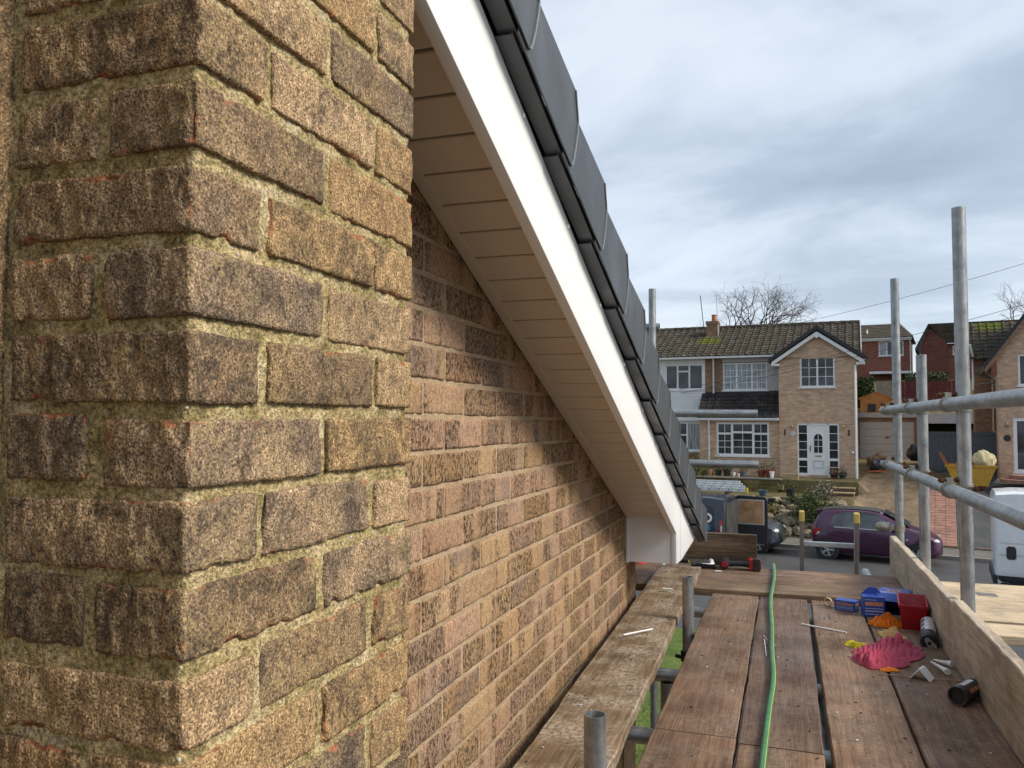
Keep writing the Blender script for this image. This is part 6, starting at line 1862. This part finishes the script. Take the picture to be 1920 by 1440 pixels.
def hatchback(label, loc, rz, paint, roofmat, group):
    r = tag(empty('parked_car', loc, rz), label, 'car', group)
    st = shell([(0.00, 0.42, 0.74, 0.84, 0.60, 0.62, 0.56), (0.05, 0.32, 0.84, 0.98, 0.72, 0.73, 0.60), (0.16, 0.24, 0.90, 1.26, 0.77, 0.78, 0.57), (0.30, 0.21, 0.92, 1.40, 0.79, 0.80, 0.57), (0.60, 0.20, 0.92, 1.45, 0.80, 0.81, 0.58), (1.05, 0.20, 0.915, 1.465, 0.80, 0.81, 0.59), (1.55, 0.20, 0.905, 1.455, 0.80, 0.81, 0.59), (1.85, 0.20, 0.90, 1.41, 0.80, 0.81, 0.58), (2.15, 0.20, 0.895, 1.27, 0.80, 0.81, 0.60), (2.45, 0.20, 0.885, 1.09, 0.80, 0.80, 0.64), (2.66, 0.20, 0.87, 0.985, 0.80, 0.80, 0.68), (2.95, 0.21, 0.82, 0.915, 0.79, 0.78, 0.66), (3.18, 0.23, 0.74, 0.84, 0.76, 0.74, 0.60), (3.34, 0.27, 0.64, 0.73, 0.68, 0.66, 0.52), (3.43, 0.34, 0.54, 0.60, 0.56, 0.54, 0.42)])
    mb = MB(); shell_mesh(mb, st); mb.build('body', paint, r, smooth=True, sharp=40)
    for sd_ in (-1, 1):
        mb = MB(); side_patch(mb, st, [(1.30, 0.95), (2.18, 0.935), (1.98, 1.20), (1.80, 1.33), (1.34, 1.385)], 0.006, (sd_,)); mb.build('side_window', M_CGLASS, r)
        mb = MB(); side_patch(mb, st, [(0.52, 1.00), (0.62, 0.965), (1.22, 0.952), (1.25, 1.385), (0.95, 1.37), (0.62, 1.26)], 0.006, (sd_,)); mb.build('side_window', M_CGLASS, r)
    mb = MB(); side_patch(mb, st, [(2.22, 0.935), (2.42, 0.93), (2.20, 1.13), (2.06, 1.19)], 0.006); mb.build('quarter_window', M_CGLASS, r)
    mb = MB(); mb.add([(1.93, -0.50, 1.395), (1.93, 0.50, 1.395), (2.60, 0.60, 1.035), (2.60, -0.60, 1.035)], [(0, 1, 2, 3)]); mb.xf(Matrix.Translation((0.016, 0, 0.022))); mb.build('windscreen', M_CGLASS, r)
    mb = MB(); mb.add([(0.02, -0.50, 0.92), (0.02, 0.50, 0.92), (0.20, 0.46, 1.33), (0.20, -0.46, 1.33)], [(0, 1, 2, 3)]); mb.xf(Matrix.Translation((-0.028, 0, 0.012))); mb.build('rear_window', M_CGLASS, r)
    mb = MB(); V_ = []
    for x, z in ((0.26, 1.405), (0.60, 1.470), (1.05, 1.485), (1.55, 1.475), (1.86, 1.430)):
        V_ += [(x, -0.50, z - 0.02), (x, -0.25, z), (x, 0.25, z), (x, 0.50, z - 0.02)]
    mb.add(V_, [(i * 4 + j, (i + 1) * 4 + j, (i + 1) * 4 + j + 1, i * 4 + j + 1) for i in range(4) for j in range(3)]); mb.build('roof_panel', roofmat, r, smooth=True)
    mb = MB(); mb.prism([(0.28, 1.41), (0.10, 1.37), (0.09, 1.345), (0.24, 1.34)], -0.50, 0.50, 'xz'); mb.build('spoiler', paint, r)
    mb = MB(); side_patch(mb, st, [(1.27, 0.30), (1.285, 0.30), (1.285, 0.94), (1.27, 0.94)], 0.004); side_patch(mb, st, [(2.38, 0.42), (2.395, 0.42), (2.30, 0.93), (2.285, 0.93)], 0.004); side_patch(mb, st, [(0.72, 0.62), (0.735, 0.62), (0.60, 0.95), (0.585, 0.95)], 0.004); mb.build('door_gap', M_BLACK, r)
    for x in (0.68, 1.42):
        mb = MB(); side_patch(mb, st, [(x, 0.80), (x + 0.16, 0.80), (x + 0.16, 0.835), (x, 0.835)], 0.02); mb.build('door_handle', paint, r)
    mb = MB(); side_patch(mb, st, [(0.64, 0.94), (2.30, 0.915), (2.30, 0.930), (0.64, 0.955)], 0.010); mb.build('waist_trim', M_RIMW, r)
    mb = MB(); side_patch(mb, st, [(0.03, 0.66), (0.20, 0.70), (0.30, 0.86), (0.12, 0.93), (0.05, 0.88)], 0.010); mb.build('tail_lamp', M_TAIL, r)
    mb = MB(); side_patch(mb, st, [(0.16, 0.70), (0.24, 0.74), (0.26, 0.79), (0.18, 0.78)], 0.014); mb.build('reverse_lamp', M_LAMP, r)
    for s in (-1, 1):
        mb = MB(); car_lamp(mb, 3.20, s * 0.56, 0.68, 0.17, 0.13, 0.085); mb.build('headlamp', M_LAMP, r, smooth=True)
        mb = MB(); car_lamp(mb, 3.30, s * 0.48, 0.36, 0.06, 0.10, 0.05); mb.build('fog_lamp', M_RIMW, r, smooth=True)
        mb = MB(); mb.ball((2.22, s * 0.90, 0.98), 1.0, 12, 8, (0.07, 0.10, 0.065)); mb.build('mirror', paint, r, smooth=True)
        for x in (0.46, 2.80):
            mb = MB(); mb.lathe([(0.001, s * 0.795), (0.325, s * 0.812), (0.325, s * 0.70)], (x, 0, 0.29), 'y', 28); mb.build('wheel_arch', M_BLACK, r)
            wheel(r, x, s * 0.745, 0.285)
    mb = MB(); mb.ball((2.55, -0.805, 0.70), 1.0, 10, 6, (0.03, 0.012, 0.018)); mb.build('indicator', M_LAMP, r)
    mb = MB(); mb.box(3.33, 3.425, -0.45, 0.45, 0.36, 0.46); mb.build('grille', M_BLACK, r)
    return r


def paint(name, c, rough=0.28):
    t = NT(name); n = t.noise(t.obj(), 2.5, 4)
    return t.set(col=t.ramp(n, [(0.35, tuple(x * 0.85 for x in c)), (0.65, tuple(x * 1.15 for x in c))]), rough=rough, metal=0.25, coat=0.6)


M_PURP = paint('purple_paint', (0.058, 0.014, 0.046)); M_DGREY = paint('dark_grey_paint', (0.040, 0.044, 0.056)); M_NAVY = paint('dark_blue_grey_paint', (0.026, 0.034, 0.046))
GC = 'vehicles parked along the street'
hatchback('purple hatchback with dark roof parked at the far kerb', FW(0.95, -8.16, RZ + 0.002), FA, M_PURP, pm('dark_olive_roof', (0.040, 0.038, 0.026), 0.6, var=0.2), GC)
hatchback('dark grey car whose front pokes out behind the open van door', FW(-3.36, -8.14, RZ + 0.002), FA, M_DGREY, M_DGREY, GC)

# dark van, rear towards the right, far door swung open
vn = tag(empty('panel_van', FW(-1.05, -10.25, RZ + 0.002), FA + math.pi), 'dark blue-grey panel van with white letter on its side and one rear door open', 'van', GC)
st = shell([(0.00, 0.40, 0.95, 1.70, 0.78, 0.80, 0.70), (0.04, 0.30, 0.98, 1.80, 0.84, 0.86, 0.73), (0.5, 0.26, 1.0, 1.84, 0.86, 0.88, 0.74), (1.6, 0.26, 1.0, 1.86, 0.86, 0.88, 0.74), (2.5, 0.26, 1.0, 1.84, 0.86, 0.88, 0.74), (3.0, 0.26, 1.0, 1.72, 0.86, 0.88, 0.72), (3.45, 0.26, 0.98, 1.30, 0.86, 0.87, 0.72), (3.8, 0.27, 0.94, 1.10, 0.85, 0.85, 0.72), (4.15, 0.30, 0.84, 0.98, 0.80, 0.80, 0.64), (4.38, 0.36, 0.66, 0.76, 0.66, 0.66, 0.52)])
mb = MB(); shell_mesh(mb, st); mb.build('body', M_NAVY, vn, smooth=True, sharp=40)
mb = MB(); side_patch(mb, st, [(0.28, 0.72), (0.46, 0.62), (1.50, 0.60), (1.50, 1.58), (0.46, 1.58), (0.33, 1.50), (0.30, 1.2)], 0.004, (1,)); mb.build('recessed_panel', pm('navy_panel', (0.014, 0.022, 0.036), 0.25, var=0.1), vn)
mb = MB(); side_patch(mb, st, [(0.06, 0.62), (0.17, 0.62), (0.15, 1.18), (0.08, 1.18)], 0.012); mb.build('tail_lamp', M_TAIL, vn)
mb = MB(); side_patch(mb, st, [(0.075, 0.86), (0.12, 0.86), (0.12, 1.04), (0.08, 1.04)], 0.018); mb.build('reverse_lamp', M_LAMP, vn)
mb = MB(); side_patch(mb, st, [(2.2, 1.05), (3.25, 1.05), (2.95, 1.55), (2.2, 1.62)], 0.008); mb.build('side_window', M_CGLASS, vn)
mb = MB(); mb.box(-0.012, -0.003, -0.70, 0.70, 0.50, 1.66); mb.build('load_opening', M_ROOM, vn)
mb = MB(); mb.box(-0.06, 0.03, -0.80, 0.80, 0.30, 0.46); mb.build('rear_bumper', M_BLACK, vn, bevel=0.02)
for x in (0.85, 3.55):
    for s in (-1, 1):
        mb = MB(); mb.lathe([(0.001, s * 0.862), (0.36, s * 0.876), (0.36, s * 0.76)], (x, 0, 0.32), 'y', 26); mb.build('wheel_arch', M_BLACK, vn)
        wheel(vn, x, s * 0.80, 0.315, 0.19)
# open far door: hinged at the far rear corner, inner face with timber lining to the camera
od = empty('rear_door'); od.parent = vn; od.location = (0.10, -0.84, 0.36)
mb = MB(); mb.prism([(0, 0.0), (-0.96, 0.0), (-0.96, 1.30), (-0.90, 1.40), (-0.06, 1.42), (0, 1.34)], -0.03, 0.03, 'xz'); mb.build('door_skin', M_BLACK, od, bevel=0.02)
mb = MB(); mb.box(-0.84, -0.12, 0.031, 0.045, 0.60, 1.28); dl = mb.build('timber_lining', mat_wood('plywood_lining', [(0.36, 0.18, 0.08), (0.50, 0.28, 0.14), (0.58, 0.36, 0.19)], streak=0.1, speck=0.0), od, bevel=0.06)
mb = MB(); mb.box(-0.87, -0.09, 0.0305, 0.036, 0.56, 1.31); mb.build('lining_seal', M_GREY, od, bevel=0.07)


def text_mesh(body, size, mat, parent, loc, rot, name='lettering', bold=0.0):
    cu = bpy.data.curves.new(name, 'FONT'); cu.body = body; cu.size = size; cu.extrude = 0.002; cu.offset = bold; cu.align_x = 'LEFT'
    tmp = bpy.data.objects.new('tmp_text', cu); COL.objects.link(tmp)
    dg = bpy.context.evaluated_depsgraph_get(); me = bpy.data.meshes.new_from_object(tmp.evaluated_get(dg))
    bpy.data.objects.remove(tmp); me.materials.clear(); me.materials.append(mat)
    o = obj_from(name, me, parent, loc, rot); return o


M_CYAN = pm('cyan_lettering', (0.02, 0.26, 0.48), 0.4)
# van local +x runs to the left in view, so the lettering is turned to read from the camera
text_mesh('D', 0.36, M_WHITE, vn, (0.62, 0.897, 1.12), (R(86), 0, R(180)), bold=0.012)
text_mesh('ES', 0.20, M_CYAN, vn, (0.60, 0.897, 0.90), (R(88), 0, R(180)), bold=0.008)
# roof ladder
rl = tag(empty('roof_ladder', FW(-0.80, -10.05, RZ + 1.93), FA + math.pi), 'silver ladder strapped flat on the roof of the dark van', 'ladder')
for j, y in enumerate((0.42, 0.18, -0.06, -0.30)):
    mb = MB(); mb.box(-0.25 + 0.12 * j, 2.4, y - 0.035, y + 0.035, 0.04 + 0.05 * j, 0.15 + 0.05 * j); mb.build('rail', pm('ladder_alloy_%d' % j, (0.62, 0.63, 0.63), 0.4, 0.4), rl, bevel=0.006)
    mb = MB()
    for k in range(9):
        mb.lathe([(0.018, y + 0.036), (0.018, y + 0.042)], (0.0 + 0.28 * k, 0, 0.095 + 0.05 * j), 'y', 8)
    mb.build('rung_end', M_BLACK, rl)
mb = MB(); mb.box(-0.262, -0.20, 0.38, 0.46, 0.02, 0.16); mb.build('end_cap', pm('yellow_cap', (0.6, 0.42, 0.03), 0.5), rl)
mb = MB(); mb.box(0.3, 0.36, -0.6, 0.6, -0.03, 0.035); mb.box(1.8, 1.86, -0.6, 0.6, -0.03, 0.035); mb.build('roof_bar', M_BLACK, rl)

# white van at the right edge
wv = tag(empty('panel_van', FW(5.42, -12.55, RZ + 0.002), FA), 'tall white panel van cut off by the right edge, black handle near its corner', 'van', GC)
st = shell([(0.00, 0.50, 1.10, 2.36, 0.90, 0.92, 0.80), (0.04, 0.42, 1.15, 2.44, 0.95, 0.97, 0.84), (0.4, 0.40, 1.2, 2.48, 0.97, 0.99, 0.86), (2.5, 0.40, 1.2, 2.50, 0.97, 0.99, 0.86), (3.9, 0.40, 1.2, 2.46, 0.97, 0.99, 0.86), (4.4, 0.40, 1.2, 2.00, 0.97, 0.98, 0.82), (4.9, 0.42, 1.1, 1.30, 0.95, 0.94, 0.8), (5.3, 0.46, 0.8, 0.95, 0.8, 0.8, 0.65)])
mb = MB(); shell_mesh(mb, st); mb.build('body', pm('white_van_paint', (0.72, 0.73, 0.74), 0.28, var=0.06, dirt=0.12, scale=3, coat=0.4), wv, smooth=True, sharp=40)
mb = MB(); side_patch(mb, st, [(0.02, 0.47), (5.0, 0.47), (5.0, 0.66), (0.02, 0.66)], 0.02, (-1,)); mb.box(-0.05, 0.02, -0.94, 0.94, 0.47, 0.66); mb.build('lower_trim', M_BLACK, wv)
for z0_, z1_ in ((1.10, 1.125), (1.36, 1.375), (1.92, 1.935)):
    mb = MB(); side_patch(mb, st, [(0.03, z0_), (4.0, z0_), (4.0, z1_), (0.03, z1_)], 0.006, (-1,)); mb.build('swage_line', M_GREY, wv)
mb = MB(); side_patch(mb, st, [(0.24, 1.02), (0.36, 1.02), (0.39, 1.06), (0.39, 1.26), (0.36, 1.30), (0.24, 1.30), (0.21, 1.26), (0.21, 1.06)], 0.014, (-1,)); mb.build('door_handle', M_BLACK, wv)
mb = MB(); side_patch(mb, st, [(1.30, 0.68), (1.315, 0.68), (1.315, 2.3), (1.30, 2.3)], 0.004, (-1,)); mb.build('door_gap', M_BLACK, wv)
mb = MB(); side_patch(mb, st, [(0.66, 1.06), (0.78, 1.06), (0.78, 1.09), (0.66, 1.09)], 0.008, (-1,)); mb.build('badge', M_BLACK, wv)
for x in (1.1, 4.4):
    for s in (-1, 1):
        wheel(wv, x, s * 0.88, 0.34, 0.21)

# ================================================================== LADDER UP TO THE PLATFORM
ld = tag(empty('access_ladder', (0.235, 6.05, GZ)), 'aluminium ladder with yellow rail caps leaning against the street end of the platform', 'ladder')
zt_ = 3.02 - GZ; lean = -0.90
M_ALU = pm('worn_aluminium', (0.36, 0.33, 0.31), 0.45, 0.6, var=0.2, dirt=0.2)
for s, lb in ((-1, 0), (1, 0)):
    xb, xt = s * 0.168, s * 0.152
    mb = MB()
    for (dx, dy) in ((-0.0125, -0.030),):
        mb.add([(xb - 0.0125, -0.03, 0), (xb + 0.0125, -0.03, 0), (xb + 0.0125, 0.03, 0), (xb - 0.0125, 0.03, 0), (xt - 0.0125, lean - 0.03, zt_), (xt + 0.0125, lean - 0.03, zt_), (xt + 0.0125, lean + 0.03, zt_), (xt - 0.0125, lean + 0.03, zt_)], [(0, 3, 2, 1), (4, 5, 6, 7), (0, 1, 5, 4), (1, 2, 6, 5), (2, 3, 7, 6), (3, 0, 4, 7)])
    mb.build('rail', M_ALU, ld, bevel=0.003)
    mb = MB(); mb.box(xt - 0.015, xt + 0.015, lean - 0.034, lean + 0.034, zt_ - 0.055, zt_ + 0.006); mb.build('rail_cap', pm('yellow_rail_cap', (0.58, 0.42, 0.10), 0.6, dirt=0.3, scale=40), ld, bevel=0.006)
for k in range(14):
    z = zt_ - 0.195 - k * 0.25
    if z < 0.1:
        break
    y = lean * z / zt_; mb = MB(); mb.box(-0.155, 0.155, y - 0.016, y + 0.016, z - 0.014, z + 0.014); mb.build('rung', M_RIMW, ld, bevel=0.003)
